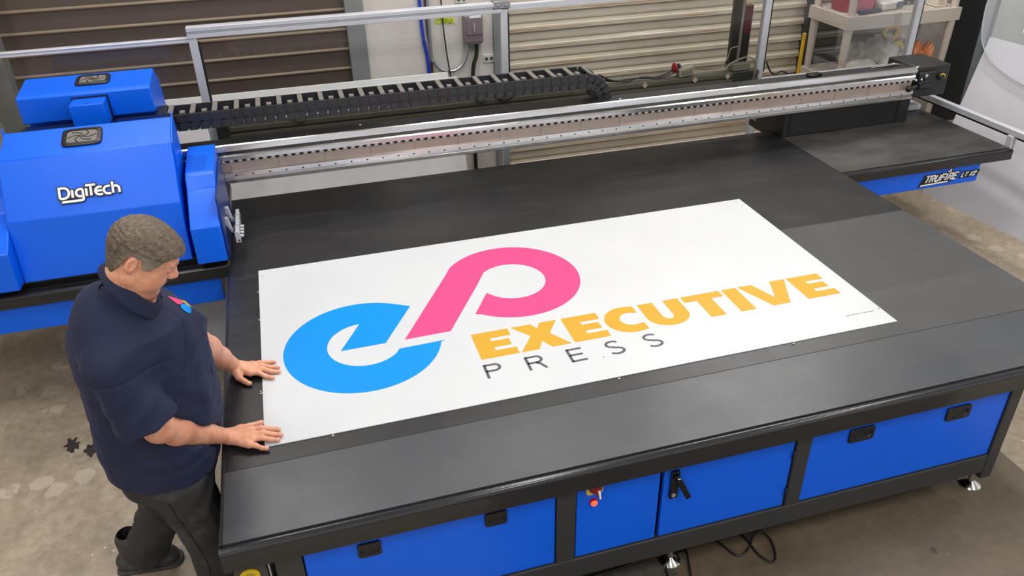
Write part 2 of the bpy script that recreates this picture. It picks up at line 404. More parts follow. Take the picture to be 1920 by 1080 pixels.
# yellow tape note with handwriting
t = thing('tape_note', (1.37, WY, .55), 'yellow green tape note with handwriting on the cream wall', 'note')
mb = MB(); mb.poly([(1.297, WY-.004, .530), (1.30, WY-.004, .572), (1.43, WY-.004, .560), (1.435, WY-.004, .522)], (0, .003, 0)); mb.build('tape_strip', simple('lime_tape', (205, 215, 70), .6), t)
mb = MB()
for i, (x, z) in enumerate([(1.315, .556), (1.335, .556), (1.36, .553), (1.375, .551), (1.39, .549), (1.41, .547), (1.345, .538), (1.36, .536), (1.375, .535), (1.395, .533), (1.41, .531)]):
    h = .006
    mb.tube([(x-.005, WY-.0055, z-h), (x-.002, WY-.0055, z+h), (x+.003, WY-.0055, z-h*(i % 2)), (x+.006, WY-.0055, z+h*.6)], .0013, 5)
mb.build('handwriting', BLACKINK, t)
def outlet(x, z, label):
    t = thing('wall_outlet', (x, WY, z), label, 'electrical outlet')
    mb = MB(); mb.box(x-.04, x+.04, WY-.012, WY, z-.028, z+.028); mb.build('cover_plate', simple('white_switchplate', (214, 210, 204), .4), t, bevel=.003)
    for dx in (-.018, .018):
        mb = MB(); mb.lathe((x+dx, WY-.012, z), [(.012, 0), (.012, -.004), (.002, -.004)], 14, 'y'); mb.build('socket', simple('socket_shadow', (70, 66, 62), .5), t)
outlet(1.665, .262, 'small white wall outlet low on the cream wall beside the jamb')
outlet(1.485, .68, 'white double outlet above the electrical box at the picture top')
# ------------------------------------------------------------------ printing table
Y0, Y1, X0, X1 = -.41, 2.07, -.137, 3.155
tb = thing('printing_table', (1.5, .8, FZ), 'long black topped printing table with blue panels and charcoal frame', 'printing table')
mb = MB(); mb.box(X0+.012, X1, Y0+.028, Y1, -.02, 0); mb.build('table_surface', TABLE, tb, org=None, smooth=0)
# rounded black rim along the front and the left side, with its groove
def rim(y): return [(y+.028, -.02), (y+.022, -.003), (y+.016, -.0015), (y+.008, -.002), (y+.002, -.006), (y-.002, -.014), (y-.003, -.022), (y-.001, -.028), (y-.001, -.085), (y+.02, -.085)]
mb = MB(); mb.prism(rim(Y0), X0, X1); mb.build('front_rim', simple('black_rim_paint', (36, 36, 39), .2, bumps=.15), tb, smooth=60)
mb = MB(); mb.prism([(X0, -.085), (X0, -.006), (X0+.003, -.002), (X0+.011, -.002), (X0+.011, -.085)], Y0+.03, 1.33, 'y'); mb.build('side_rim', simple('black_rim_paint', (36, 36, 39), .2), tb, bevel=.001)
mb = MB(); mb.box(X0+.03, X1-.02, Y0+.03, Y1-.02, -.085, -.021); mb.build('table_core', BLACKP, tb, smooth=0)
# seam between the two mats
mb = MB(); mb.box(X0+.012, X1, -.0815, -.0785, -.001, .0004); mb.build('mat_seam', simple('seam_black', (14, 14, 15), .6), tb, smooth=0)
mb = MB(); mb.box(X1-.0015, X1+.0015, 1.33, 1.93, -.001, .0004); mb.build('mat_seam', simple('seam_black', (14, 14, 15), .6), tb, smooth=0)
# side wings the gantry feet run on
for nm, xa, xb in (('right', X1, 4.315), ('left', -1.45, X0)):
    mb = MB()
    mb.box(xa+.001 if nm == 'right' else xa, xb, 1.36, 2.33, -.045, 0)
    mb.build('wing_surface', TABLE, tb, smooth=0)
    mb = MB(); mb.prism([(q[0]+1.74, q[1]*.72) for q in rim(Y0)], xa if nm == 'left' else X1-.001, xb); mb.build('wing_rim', simple('black_rim_paint', (36, 36, 39), .2), tb, smooth=60)
    pa, pb = (xa+.002, 4.118) if nm == 'right' else (xa, -.182)
    mb = MB(); mb.box(pa, pb, 1.345, 2.04, -.178 if nm == 'right' else -.19, -.046); w = mb.build('wing_apron', BLUE, tb, bevel=.003)
# charcoal welded frame
post_x = [(-.005, .075), (.885, .952), (1.775, 1.835), (2.695, 2.748)]
for a, b_ in post_x:
    mb = MB(); mb.box(a, b_, -.37, -.31, -.582 if a > 2 or a < 0 else -.4525, -.086); mb.build('frame_post', FRAMEP, tb, bevel=.004)
mb = MB()
mb.box(.0755, 2.6945, -.37, -.31, -.545, -.452); mb.build('bottom_rail', FRAMEP, tb, bevel=.004)
mb = MB(); mb.box(2.695, 2.748, -.31, 1.9, -.545, -.452); mb.box(2.695, 2.748, 1.84, 1.9, -.58, -.086); mb.build('side_rail', FRAMEP, tb, bevel=.004)
mb = MB(); mb.box(-.005, .05, -.31, 1.9, -.545, -.452); mb.box(-.005, .05, 1.84, 1.9, -.58, -.086); mb.build('side_rail', FRAMEP, tb, bevel=.004)
mb = MB(); mb.box(-.005, 2.748, 1.84, 1.9, -.545, -.452); mb.build('rear_rail', FRAMEP, tb, bevel=.004)
mb = MB(); mb.box(.05, 2.69, -.30, 1.85, -.46, -.44); mb.box(.04, .05, -.3, 1.85, -.45, -.086); mb.box(2.69, 2.70, -.3, 1.85, -.45, -.086); mb.build('inner_tray', BLACKP, tb, smooth=0)
def panel(x0, x1, nm='blue_panel', z0=-.449):
    mb = MB(); mb.box(x0, x1, -.362, -.345, z0, -.088); return mb.build(nm, BLUE, tb, bevel=.002)
def handle(x0, x1, z0, z1, par):
    mb = MB(); cx, cz = (x0+x1)/2, (z0+z1)/2; hx, hz = (x1-x0)/2, (z1-z0)/2
    def rr(sx, sz, k, y):
        pts = []
        for j in range(24):
            a = 2*PI*j/24; c_, s_ = math.cos(a), math.sin(a)
            pts.append((cx+sx*math.copysign(abs(c_)**k, c_), y, cz+sz*math.copysign(abs(s_)**k, s_)))
        return pts
    mb.rings([rr(hx, hz, .25, -.361), rr(hx, hz, .25, -.367), rr(hx*.96, hz*.93, .25, -.370), rr(hx*.80, hz*.62, .6, -.370), rr(hx*.74, hz*.54, .6, -.3645), rr(hx*.5, hz*.3, .8, -.3632)], True)
    o = mb.build('recessed_handle', PLAST, par, smooth=35)
    return o
for x0, x1, hs in ((.079, .882, ((.239, .312, -.202, -.143), (.643, .717, -.196, -.137))),
                   (1.838, 2.692, ((1.992, 2.098, -.206, -.143), (2.412, 2.52, -.212, -.150)))):
    p = panel(x0, x1)
    for h in hs: handle(*h, p)
sp = panel(.956, 1.255, 'switch_panel')
dr = panel(1.270, 1.770, 'cabinet_door')
# rotary main switch
mb = MB(); mb.box(.986, 1.044, -.372, -.362, -.150, -.089); mb.prism([(.99, -.150), (1.015, -.150), (1.012, -.158), (.992, -.158)], -.37, -.364, 'y'); mb.build('switch_plate', YELLOWP, sp, bevel=.001)
mb = MB(); mb.lathe((1.014, -.372, -.118), [(.024, 0), (.023, -.012), (.018, -.018), (.012, -.026)], 20, 'y'); mb.prism([(1.004, -.106), (1.022, -.106), (1.026, -.150), (1.016, -.150)], -.402, -.386, 'y'); mb.build('rotary_switch', REDP, sp, bevel=.002)
mb = MB(); mb.prism([(1.013, -.112), (1.021, -.112), (1.024, -.148), (1.019, -.148)], -.405, -.402, 'y'); mb.build('switch_pointer', WHITEP, sp)
mb = MB(); mb.lathe((1.014, -.362, -.196), [(.014, 0), (.0135, -.006), (.0125, -.010)], 20, 'y'); mb.build('indicator_bezel', simple('red_bezel', (190, 20, 20), .3), sp)
mb = MB(); mb.ell((1.014, -.372, -.196), (.0115, .009, .0115)); mb.build('indicator_lamp', mat_emit('red_lamp', (1, .045, .015, 1), 3.5), sp)
# swing handle on the door
mb = MB(); mb.box(1.292, 1.322, -.374, -.362, -.262, -.140); mb.build('handle_plate', GLOSSB, dr, bevel=.002)
mb = MB(); mb.cyl((1.307, -.374, -.163), (1.307, -.384, -.163), .010, .010, 14); mb.obox((1.330, -.392, -.205), (.009, 0, .004), (0, .006, 0), (-.020, .004, .044)); mb.build('swing_lever', GLOSSB, dr, bevel=.002)
mb = MB(); mb.lathe((1.305, -.374, -.245), [(.008, 0), (.008, -.003), (.003, -.003)], 16, 'y'); mb.build('key_lock', simple('lock_face', (190, 180, 170), .4, .5), dr)
mb = MB(); mb.cyl((1.307, -.385, -.160), (1.318, -.388, -.160), .004, .004, 8); mb.build('lever_pin', CHROME, dr)
for z in (-.20, -.38):
    mb = MB(); mb.box(1.766, 1.776, -.372, -.362, z-.02, z+.02); mb.build('hinge', BLACKP, dr, bevel=.002)
# levelling feet
def foot(x, y):
    mb = MB(); mb.lathe((x, y, FZ), [(.043, 0), (.043, .005), (.037, .010), (.018, .021), (.012, .025), (.012, .1)], 28); return mb.build('levelling_foot', CHROME, tb)
f0 = foot(2.745, -.30)
for x, y in ((1.37, -.29), (.03, -.30), (2.74, 1.86), (.03, 1.86), (1.37, 1.86)): dup(f0, tb, (x-2.745, y+.30, 0))
for x, y in ((1.37, -.29), (1.37, 1.86)):
    mb = MB(); mb.box(x-.03, x+.03, y-.03, y+.03, -.61, -.45); mb.build('foot_post', FRAMEP, tb, bevel=.003)
# legs under the wings
for xw in (3.95,):
    mb = MB(); mb.box(xw-.05, xw+.05, 1.95, 2.05, FZ+.05, -.17); mb.build('wing_leg', FRAMEP, tb, bevel=.004)
    mb = MB(); mb.lathe((xw, 2.0, FZ), [(.05, 0), (.05, .01), (.02, .04), (.012, .06)], 24); mb.build('levelling_foot', CHROME, tb)
mb = MB(); mb.lathe((3.72, 1.50, -.20), [(.05, -.03), (.06, -.02), (.06, .015), (.05, .02)], 32); mb.build('cable_wheel', simple('ribbed_rubber', (22, 22, 24), .7), tb)
# little white registration pins
# emergency stop box under the left corner
def ring_text(txt, c, r, size, a0, da, mat, par, nm):
    mb = MB()
    for i, ch in enumerate(txt):
        if ch == ' ': continue
        cu = bpy.data.curves.new('txt', 'FONT'); cu.body = ch; cu.size = size; cu.align_x = 'CENTER'; cu.extrude = 0
        to = bpy.data.objects.new('txt', cu); C.objects.link(to); bpy.context.view_layer.update()
        me = to.evaluated_get(bpy.context.evaluated_depsgraph_get()).to_mesh()
        a = a0+da*i; base = Vector((c[0]+r*math.sin(a), c[1], c[2]+r*math.cos(a)))
        tx = Vector((math.cos(a), 0, -math.sin(a))); tz = Vector((math.sin(a), 0, math.cos(a)))
        mb.add([base+tx*v.co.x+tz*v.co.y for v in me.vertices], [tuple(p.vertices) for p in me.polygons])
        to.to_mesh_clear(); bpy.data.objects.remove(to); bpy.data.curves.remove(cu)
    return mb.build(nm, mat, par, smooth=0)
eb = thing('emergency_stop_box', (-.06, -.35, -.2), 'grey switch box with round yellow emergency stop below the left table corner', 'emergency stop')
mb = MB(); mb.box(-.122, -.028, -.372, -.25, -.42, -.087); mb.build('box_housing', simple('box_dark_grey', (66, 62, 60), .45), eb, bevel=.006)
mb = MB(); mb.lathe((-.079, -.372, -.158), [(.029, 0), (.029, -.004), (.016, -.005)], 36, 'y'); mb.build('yellow_ring', YELLOW, eb)
mb = MB(); mb.lathe((-.079, -.376, -.158), [(.015, 0), (.015, -.014), (.0165, -.016), (.0165, -.026), (.012, -.030)], 28, 'y'); mb.build('push_button', CHROME, eb)
ring_text('EMERGENCY O', (-.079, -.3764, -.158), .0195, .0088, -1.25, .25, BLACKINK, eb, 'ring_lettering')
mb = MB(); mb.box(-.026, -.020, -.36, -.25, -.42, -.087); mb.build('side_plate', ALU, eb, bevel=.001)

# ------------------------------------------------------------------ 2D lettering helpers
def stroke_poly(mb, pts, w, P, h, mi=0, closed=False):
    """ribbon of half width w along 2D pts with mitred joints; P maps (u,v)->3D"""
    n = len(pts); left = []; right = []
    for i in range(n):
        a = pts[(i-1) % n] if closed or i > 0 else None; b_ = pts[(i+1) % n] if closed or i < n-1 else None
        p = np.array(pts[i], float)
        d1 = None if a is None else (p-np.array(a, float)); d2 = None if b_ is None else (np.array(b_, float)-p)
        if d1 is not None: d1 /= np.hypot(*d1)
        if d2 is not None: d2 /= np.hypot(*d2)
        if d1 is None: d1 = d2; p = p-d2*(0)
        if d2 is None: d2 = d1
        t = d1+d2; t /= np.hypot(*t); nrm = np.array([-t[1], t[0]]); k = w/max(.5, float(nrm@np.array([-d1[1], d1[0]])))
        left.append(p+nrm*k); right.append(p-nrm*k)
    idx = range(n if closed else n-1)
    for i in idx:
        j = (i+1) % n
        q = [P(*left[i]), P(*left[j]), P(*right[j]), P(*right[i])]
        mb.poly(q, h, mi)
def arc(cx, cy, r, a0, a1, n=24, ry=None):
    return [(cx+r*math.cos(math.radians(a0+(a1-a0)*i/n)), cy+(ry or r)*math.sin(math.radians(a0+(a1-a0)*i/n))) for i in range(n+1)]
def ext(pts, d):
    a, b_ = np.array(pts[0]), np.array(pts[1]); e, f = np.array(pts[-1]), np.array(pts[-2])
    out = [tuple(a+(a-b_)/np.hypot(*(a-b_))*d)]+list(pts[1:-1])+[tuple(e+(e-f)/np.hypot(*(e-f))*d)]
    return out

# ------------------------------------------------------------------ the printed board
bd = thing('printed_sign_board', (1.22, .61, .003), 'large white sign board with blue and pink emblem lying on the black table', 'sign board')
mb = MB(); mb.box(0, 2.44, 0, 1.22, .0005, .0035); mb.build('board_sheet', BOARD, bd, smooth=0)
ZB = .0036
def flat(name, polys, mat, z=ZB):
    mb = MB()
    for q in polys: mb.poly([(x, y, z) for x, y in q], (0, 0, .0003))
    return mb.build(name, mat, bd, smooth=0)
bx, by = .383, .490
blue = [(.606, .710)] + arc(bx, by, .3035, 52, 346, 60)[2:] + [(.697, .423), (.513, .418)] + arc(.391, .493, .146, -36, -268, 44)[1:] + [(.294, .470), (.468, .472)]
# tidy: outer arc from the tip over the top and round to the lower right
flat('blue_emblem', [blue], CYAN)
px_, py_ = 1.070, .787
pink = [(.543, .472), (.803, .919)] + arc(px_, py_, .302, 148, -130, 60)[1:] + [(.851, .565), (.937, .713)] + arc(px_, .779, .147, 214, 360+134, 50)[2:] + [(.916, .791), (.728, .475)]
flat('pink_emblem', [pink], PINK)
yb, yc = .2505, .4245
def letE(x, w=.150):
    return [(x, yc), (x+w, yc), (x+w, .378), (x+.067, .378), (x+.067, .358), (x+w*.915, .358), (x+w*.915, .315), (x+.067, .315), (x+.067, .294), (x+w, .294), (x+w, yb), (x, yb)]
gold = [letE(.797), [(.956, yc), (1.028, yc), (1.053, .374), (1.080, yc), (1.152, yc), (1.092, .343), (1.155, yb), (1.081, yb), (1.053, .301), (1.026, yb), (.956, yb), (1.014, .343)][:0] or
        [(.960, yc), (1.042, yc), (1.061, .388), (1.080, yc), (1.152, yc), (1.098, .343), (1.157, yb), (1.079, yb), (1.053, .301), (1.027, yb), (.955, yb), (1.020, .345)],
        letE(1.171),
        [(1.483, .421), (1.483, .372), (1.455, .381)] + arc(1.443, .339, .047, 80, 280, 18, .044)[1:] + [(1.484, .300), (1.484, .253), (1.455, .247)] + arc(1.430, .3385, .097, -90, -270, 26, .092) + [(1.462, .428)],
        [(1.505, yc), (1.573, yc), (1.573, .325)] + arc(1.5965, .320, .0235, 180, 360, 12, .028)[1:] + [(1.620, yc), (1.688, yc), (1.688, .325)] + arc(1.5965, .322, .0915, 0, -180, 24, .076)[1:],
        [(1.702, yc), (1.880, yc), (1.880, .380), (1.825, .380), (1.825, yb), (1.757, yb), (1.757, .380), (1.702, .380)],
        [(1.893, yc), (1.961, yc), (1.961, yb), (1.893, yb)],
        [(1.969, yc), (2.037, yc), (2.081, .305), (2.126, yc), (2.197, yc), (2.119, yb), (2.041, yb)],
        letE(2.206, .153)]
for q in gold: flat('gold_letter', [q], GOLD)
# thin grey PRESS
def strokes(name, items, w, mat, P, h, par):
    mb = MB()
    for st in items:
        closed = False
        stroke_poly(mb, st, w, P, h)
    return mb.build(name, mat, par, smooth=0)
PB = lambda u, v: (u, v, ZB)
gy0, gy1 = .131, .216; w_ = .0055
def S_(x): return [arc(x+.030, .1950, .026, 35, 180, 12, .0185)+arc(x+.030, .195, .026, 180, 265, 8, .0185)[1:]+arc(x+.034, .1525, .027, 90, -90, 12, .0185)[0:]+arc(x+.034, .1525, .030, -90, -150, 8, .0185)[1:]]
for items in ([[(.796, gy0), (.796, gy1)], [(.796, gy1-w_), (.830, gy1-w_)]+arc(.830, .1925, .021, 90, -90, 12, .019)[1:]+[(.796, .1735)]],
              [[(.956, gy0), (.956, gy1)], [(.956, gy1-w_), (.992, gy1-w_)]+arc(.992, .1925, .021, 90, -90, 12, .019)[1:]+[(.956, .1735)], [(.988, .1735), (1.003, .160), (1.018, gy0)]],
              [[(1.121, gy0), (1.121, gy1)], [(1.121, gy1-w_), (1.178, gy1-w_)], [(1.121, .1745), (1.174, .1745)], [(1.121, gy0+w_), (1.180, gy0+w_)]],
              S_(1.272), S_(1.430)):
    strokes('grey_letter', items, w_, GREYINK, PB, (0, 0, .0003), bd)
mb = MB()
x = 2.272
while x < 2.402:
    mb.poly([(x, .0905, ZB), (x+.0035, .0905, ZB), (x+.0035, .0945, ZB), (x, .0945, ZB)], (0, 0, .0003)); x += .0047 if random.random() > .15 else .009
mb.build('fine_print', GREYINK, bd, smooth=0)
mb = MB()
for (x, y) in ((2.405, 1.19), (2.41, 1.14), (2.432, .101), (.016, 1.165), (1.05, 1.208), (1.24, .13)): mb.lathe((x, y, ZB), [(.003, 0), (.003, .0004)], 10); mb.build('registration_dot', GREYINK, bd, smooth=0); mb = MB()
# small clear pins at the board edge
pin0 = None
for i, (x, y, w) in enumerate([(.22, -.008, 'nearest the lower left corner'), (1.245, -.008, 'midway along the near long edge'), (1.965, -.008, 'toward the right end of the near long edge'), (-.006, .30, 'between the two hands on the short edge'), (-.006, .80, 'lowest on the short edge above the hands'), (-.006, 1.03, 'near the far left corner')]):
    t = MB(); t.lathe((x, y, .0005), [(.0045, 0), (.0045, .002), (.0025, .003), (.0025, .007), (.0035, .009)], 12)
    tag(t.build('locating_pin', CHROME, org=(x, y, .0005)), 'tiny steel pin by the board, '+w, 'pin', 'locating pins round the white board')

# ------------------------------------------------------------------ gantry beam
ga = thing('gantry_beam', (1.8, 2.0, 0), 'black gantry beam with mirror finish aluminium front rail across the table', 'gantry')
mb = MB(); mb.box(-1.1, 4.285, 1.935, 2.062, .165, .348); mb.build('beam_body', BLACKP, ga, bevel=.005)
mb = MB(); mb.box(4.03, 4.287, 1.925, 2.19, .160, .356); mb.build('end_cap', BLACKP, ga, bevel=.008)
mb = MB(); mb.box(3.152, 4.06, 1.945, 2.25, .0015, .165); mb.build('gantry_foot', BLACKP, ga, bevel=.003)
mb = MB(); mb.box(3.19, 3.20, 1.942, 1.945, .006, .160); mb.box(3.97, 3.98, 1.942, 1.945, .006, .160); mb.box(3.19, 3.98, 1.942, 1.944, .146, .15); mb.build('foot_seam', simple('seam_black2', (10, 10, 11), .5), ga, smooth=0)
mb = MB(); mb.box(-1.1, -.25, 1.945, 2.25, .0015, .165); mb.build('gantry_foot', BLACKP, ga, bevel=.003)
mb = MB(); mb.prism([(1.935, .352), (1.895, .372), (1.888, .368), (1.884, .340), (1.892, .318), (1.886, .312), (1.886, .292), (1.935, .292)], -1.1, 4.0); mb.build('upper_rail', SILVER, ga, smooth=25)
mb = MB(); mb.box(-1.1, 3.99, 1.897, 1.935, .232, .292); mb.build('motor_strip', TANM, ga, smooth=0)
mb = MB()
for k in range(18): mb.box(-.08+k*.235, -.0785+k*.235, 1.8962, 1.8975, .232, .278)
mb.build('strip_joints', simple('joint_dark', (95, 84, 78), .6), ga, smooth=0)
mb = MB(); mb.prism([(1.935, .232), (1.893, .232), (1.880, .226), (1.877, .206), (1.885, .196), (1.877, .190), (1.877, .176), (1.890, .168), (1.935, .168)], -1.1, 4.0); mb.build('lower_rail', SILVER, ga, smooth=25)
mb = MB()
for k in range(104):
    x = -.13+k*.0405
    if (k % 6) == 5 : pass
    mb.lathe((x, 1.897, .283), [(.0085, 0), (.0085, -.0012)], 10, 'y')
ob = mb.build('rail_holes', simple('hole_black', (8, 8, 8), .7), ga, smooth=0); ob['kind'] = 'stuff'
mb = MB()
for k in range(104):
    x = -.13+.0185+k*.0405
    mb.lathe((x, 1.897, .283), [(.0075, 0), (.006, -.004), (.002, -.005)], 8, 'y')
ob = mb.build('rail_glints', simple('bright_screw_and_glint', (235, 233, 228), .25, .6), ga); ob['kind'] = 'stuff'  # pale studs stand for the white highlight beside each hole
s0 = None
for k in range(49):
    x = -.06+k*.0828
    if s0 is None:
        m2 = MB(); m2.lathe((x, 1.879, .211), [(.0055, 0), (.0055, -.0015), (.003, -.0015)], 10, 'y'); s0 = m2.build('rail_bolt', simple('bolt_dark', (60, 56, 54), .4, .5), ga); x0_ = x
    else: dup(s0, ga, (x-x0_, 0, 0))
for z in (.372, .345, .225, .178):
    mb = MB(); mb.lathe((4.0, 1.892, z), [(.007, 0), (.007, .004), (.004, .005)], 12, 'x'); mb.build('end_screw', CHROME, ga)
# damper and yellow capped knob on the end cap
mb = MB(); mb.box(4.05, 4.18, 1.905, 1.926, .215, .325); mb.build('bearing_plate', BLACKP, ga, bevel=.012, seg=4)
mb = MB(); mb.cyl((3.955, 1.87, .243), (4.075, 1.885, .262), .013, .013, 18); mb.cyl((4.02, 1.88, .255), (4.10, 1.885, .268), .021, .021, 20); mb.ell((3.955, 1.87, .243), (.02, .018, .02)); mb.build('damper', GLOSSB, ga)
mb = MB(); mb.lathe((4.205, 1.915, .285), [(.016, 0), (.016, -.02), (.020, -.022), (.020, -.03), (.012, -.033)], 20, 'y', 0); mb.build('end_stop', BLACKP, ga)
mb = MB(); mb.lathe((4.212, 1.897, .287), [(.021, 0), (.021, -.006), (.017, -.0075)], 20, 'y'); mb.build('yellow_cap', YELLOW, ga)
mb = MB(); mb.lathe((4.095, 1.905, .305), [(.011, 0), (.011, -.006), (.005, -.006)], 14, 'y'); mb.build('cap_screw', CHROME, ga)
mb = MB(); mb.tube([(3.78, 2.03, .350), (3.86, 2.02, .356), (3.93, 2.02, .360), (3.99, 2.03, .350)], [.003, .006, .011, .003], 10, smoothpath=6); mb.build('lifting_handle', CHROME, ga)
mb = MB(); mb.prism([(3.30, 1.99), (3.325, 1.97), (3.40, 1.99), (3.39, 2.03), (3.31, 2.03)], .348, .364, 'z'); mb.build('cable_clip', GLOSSB, ga, bevel=.003)
mb = MB(); mb.lathe((.60, 2.04, .348), [(.007, 0), (.006, .002), (.002, .003)], 14); mb.build('beam_screw', simple('bright_screw_and_glint', (235, 233, 228), .25, .6), ga)
mb = MB(); mb.lathe((2.07, 1.985, .348), [(.008, 0), (.007, .002), (.002, .003)], 14); mb.build('beam_screw', simple('bright_screw_and_glint', (235, 233, 228), .25, .6), ga)

# ------------------------------------------------------------------ print carriage
ca = thing('print_carriage', (-.6, 1.6, .03), 'blue print carriage housing with white lettering parked left of the table', 'print carriage')
hp = [(1.372, .032), (1.420, .300), (1.575, .523), (1.765, .582), (1.79, .575), (1.79, .375), (1.875, .375), (1.875, .032)]
mb = MB(); mb.prism(hp, -1.30 if False else -.985, -.282); mb.build('main_housing', BLUE, ca, bevel=.004, smooth=12, bang=14)
mb = MB(); mb.prism([(1.56, .40), (1.575, .523), (1.765, .586), (1.775, .606), (1.80, .52), (1.80, .40)], -.282, -.276); mb.prism([(1.72, .50), (1.765, .586), (1.775, .606), (1.80, .52)], -.991, -.985); mb.build('side_flange', BLUE, ca, bevel=.001)
mb = MB(); mb.box(-.99, -.30, 1.79, 2.04, .46, .512); mb.box(-.97, -.32, 1.80, 2.03, .512, .522); mb.build('bridge_plate', GLOSSB, ca, bevel=.003)
mb = MB(); mb.box(-.56, -.34, 1.93, 1.945, .522, .528); mb.box(-.93, -.80, 1.93, 1.945, .522, .528); mb.build('guide_strip', CHROME, ca)
# pods
pod = [(1.30, .036), (1.312, .207), (1.470, .302), (1.500, .318), (1.545, .365), (1.57, .373), (1.80, .392), (1.872, .392), (1.872, .036)]
mb = MB(); mb.prism(pod, -.256, -.128); pr = mb.build('side_pod', BLUE, ca, bevel=.005, seg=3, smooth=12, bang=14)
mb = MB()
for i in range(7):
    for j in range(9):
        x = -.245+.0125*i+(.006 if j % 2 else 0); y = 1.60+.018*j
        z = .373+(y-1.57)/(.23)*.019+.0012
        mb.lathe((x, y, z), [(.0034, 0), (.0034, .0003)], 6)
ob = mb.build('vent_holes', simple('vent_hole_navy', (5, 25, 90), .6), pr, smooth=0); ob['kind'] = 'stuff'
mb = MB(); mb.prism(pod, -1.30, -.985); mb.build('side_pod', BLUE, ca, bevel=.005, seg=3, smooth=12, bang=14)
mb = MB(); mb.box(-1.3, -.15, 1.385, 1.87, .0008, .034); mb.build('base_plate', GLOSSB, ca, bevel=.002)
mb = MB(); mb.box(-.127, -.118, 1.34, 1.86, .015, .33); mb.build('side_cover', simple('navy_side_plate', (22, 52, 120), .35), ca, bevel=.002)
# upper rear housing
up = [(2.05, .528), (2.05, .648), (2.075, .656), (2.30, .678), (2.40, .60), (2.45, .44), (2.45, .36), (2.13, .36), (2.13, .528)]
mb = MB(); mb.prism(up, -.978, -.385); uh = mb.build('rear_housing', BLUE, ca, bevel=.004, smooth=12, bang=14)
mb = MB(); mb.box(-.735, -.585, 1.93, 2.05, .505, .628); mb.build('latch_cover', BLUE, ca, bevel=.003)
mb = MB(); mb.box(-.74, -.578, 2.043, 2.051, .523, .636); mb.build('cover_slot', simple('slot_navy', (2, 18, 60), .6), ca, smooth=0)
mb = MB(); mb.box(-.672, -.655, 1.96, 1.968, .6275, .6285); mb.build('cover_keyhole', simple('slot_navy', (2, 18, 60), .6), ca, smooth=0)
# oblong grips with a fan pattern
def vent(c, ux, uy, un, hx, hy, par):
    c, ux, uy, un = map(Vector, (c, ux, uy, un)); ux.normalize(); uy.normalize(); un.normalize()
    def rr(sx, sy, k, h):
        out = []
        for j in range(28):
            a = 2*PI*j/28; c_, s_ = math.cos(a), math.sin(a)
            out.append(c+ux*sx*math.copysign(abs(c_)**k, c_)+uy*sy*math.copysign(abs(s_)**k, s_)+un*h)
        return out
    mb = MB(); mb.rings([rr(hx, hy, .3, 0), rr(hx, hy, .3, .008), rr(hx*.93, hy*.9, .3, .012), rr(hx*.80, hy*.74, .35, .012), rr(hx*.80, hy*.74, .35, .004)], True)
    v = mb.build('fan_grille', PLAST, par, smooth=40)
    mb = MB(); mb.rings([rr(hx*.79, hy*.73, .35, .0045), rr(hx*.76, hy*.70, .35, .0085)], True); mb.build('filter_pad', GREYRUB, v)
    mb = MB()
    for q in range(6):
        a0 = 2*PI*q/6
        pts = [c+ux*(hx*.72*t_*math.cos(a0+1.3*t_))+uy*(hy*.66*t_*math.sin(a0+1.3*t_))+un*.0090 for t_ in np.linspace(.1, 1, 8)]
        mb.tube(pts, .0022, 6)
    mb.build('spiral_blades', PLAST, v)
vent((-.655, 2.20, .6685), (1, 0, 0), (0, .225, .022), (0, -.022, .225), .078, .062, uh)
vent((-.655, 1.68, .556), (1, 0, 0), (0, .19, .059), (0, -.059, .19), .083, .062, ca)

# white DigiTech badge on the sloping front
fo = Vector((0, 1.415, .302)); fv = Vector((0, .16, .221)).normalized(); fn = Vector((0, -.221, .16)).normalized()
def digitech():
    # letter strokes in a 15.6 x 5 box (units), slightly condensed
    H = 2.6; st = []; w = .24
    st.append([(0.0, 0), (0.0, H), (1.0, H)]+arc(1.0, 1.3, 1.15, 90, -90, 12, 1.3)[1:]+[(0, 0)])         # D
    st.append([(2.9, 0), (2.9, 1.9)])                                                                   # i
    st.append([(5.3, 1.9), (4.6, 1.9)]+arc(4.6, 1.0, .85, 90, 270, 12, .9)[1:]+[(5.3, .1)])              # g bowl
    st.append([(5.3, 1.9), (5.3, -.35)]+arc(4.9, -.45, .4, 0, -90, 6, .45)[1:]+[(.35, -.9)])             # g tail running under
    st.append([(6.1, 0), (6.1, 1.9)])                                                                   # i
    st.append([(6.0, H+.05), (8.3, H+.05)]); st.append([(7.15, H), (7.15, 0)])                          # T
    st.append([(9.7, 1.9), (9.1, 1.9)]+arc(9.1, .95, .95, 90, 270, 14, .95)[1:]+[(9.8, 0)]); st.append([(8.5, .98), (9.7, .98)])  # e
    st.append([(11.6, 1.9), (11.05, 1.9)]+arc(11.05, .95, .95, 90, 270, 14, .95)[1:]+[(11.7, 0)])          # c
    st.append([(12.2, 0), (12.2, 2.9)]); st.append([(12.2, 1.75), (12.9, 1.75)]+arc(12.9, 1.05, .75, 90, 0, 8, .7)[1:]+[(13.65, 0)])  # h
    return st
bg = thing('badge_tmp', (0, 0, 0), None, None)
bpy.data.objects.remove(bg)
u_ = .0176
def PD(off):
    return lambda u, v: (-.762+u*u_, *( (fo+fv*(.078+v*u_)+fn*off)[1:] ))
mb = MB()
for st in digitech(): stroke_poly(mb, ext(st, .26) if len(st) > 1 else st, .52, PD(.0015), tuple(fn*.0012))
mb.poly([PD(.0012)(*q) for q in [(-.3, -.2), (.2, -1.3), (5.0, -1.3), (5.9, -.3), (13.6, -.3), (13.9, 1.5), (12.6, 2.3), (8.4, 2.6), (6, 2.9), (4.6, 2.2), (2.4, 2.3), (-.3, 2.8)]][:0] or [PD(.0012)(*q) for q in [(1.9, -.2), (5.3, -.2), (5.3, .5), (2.6, .5)]], tuple(fn*.0012))
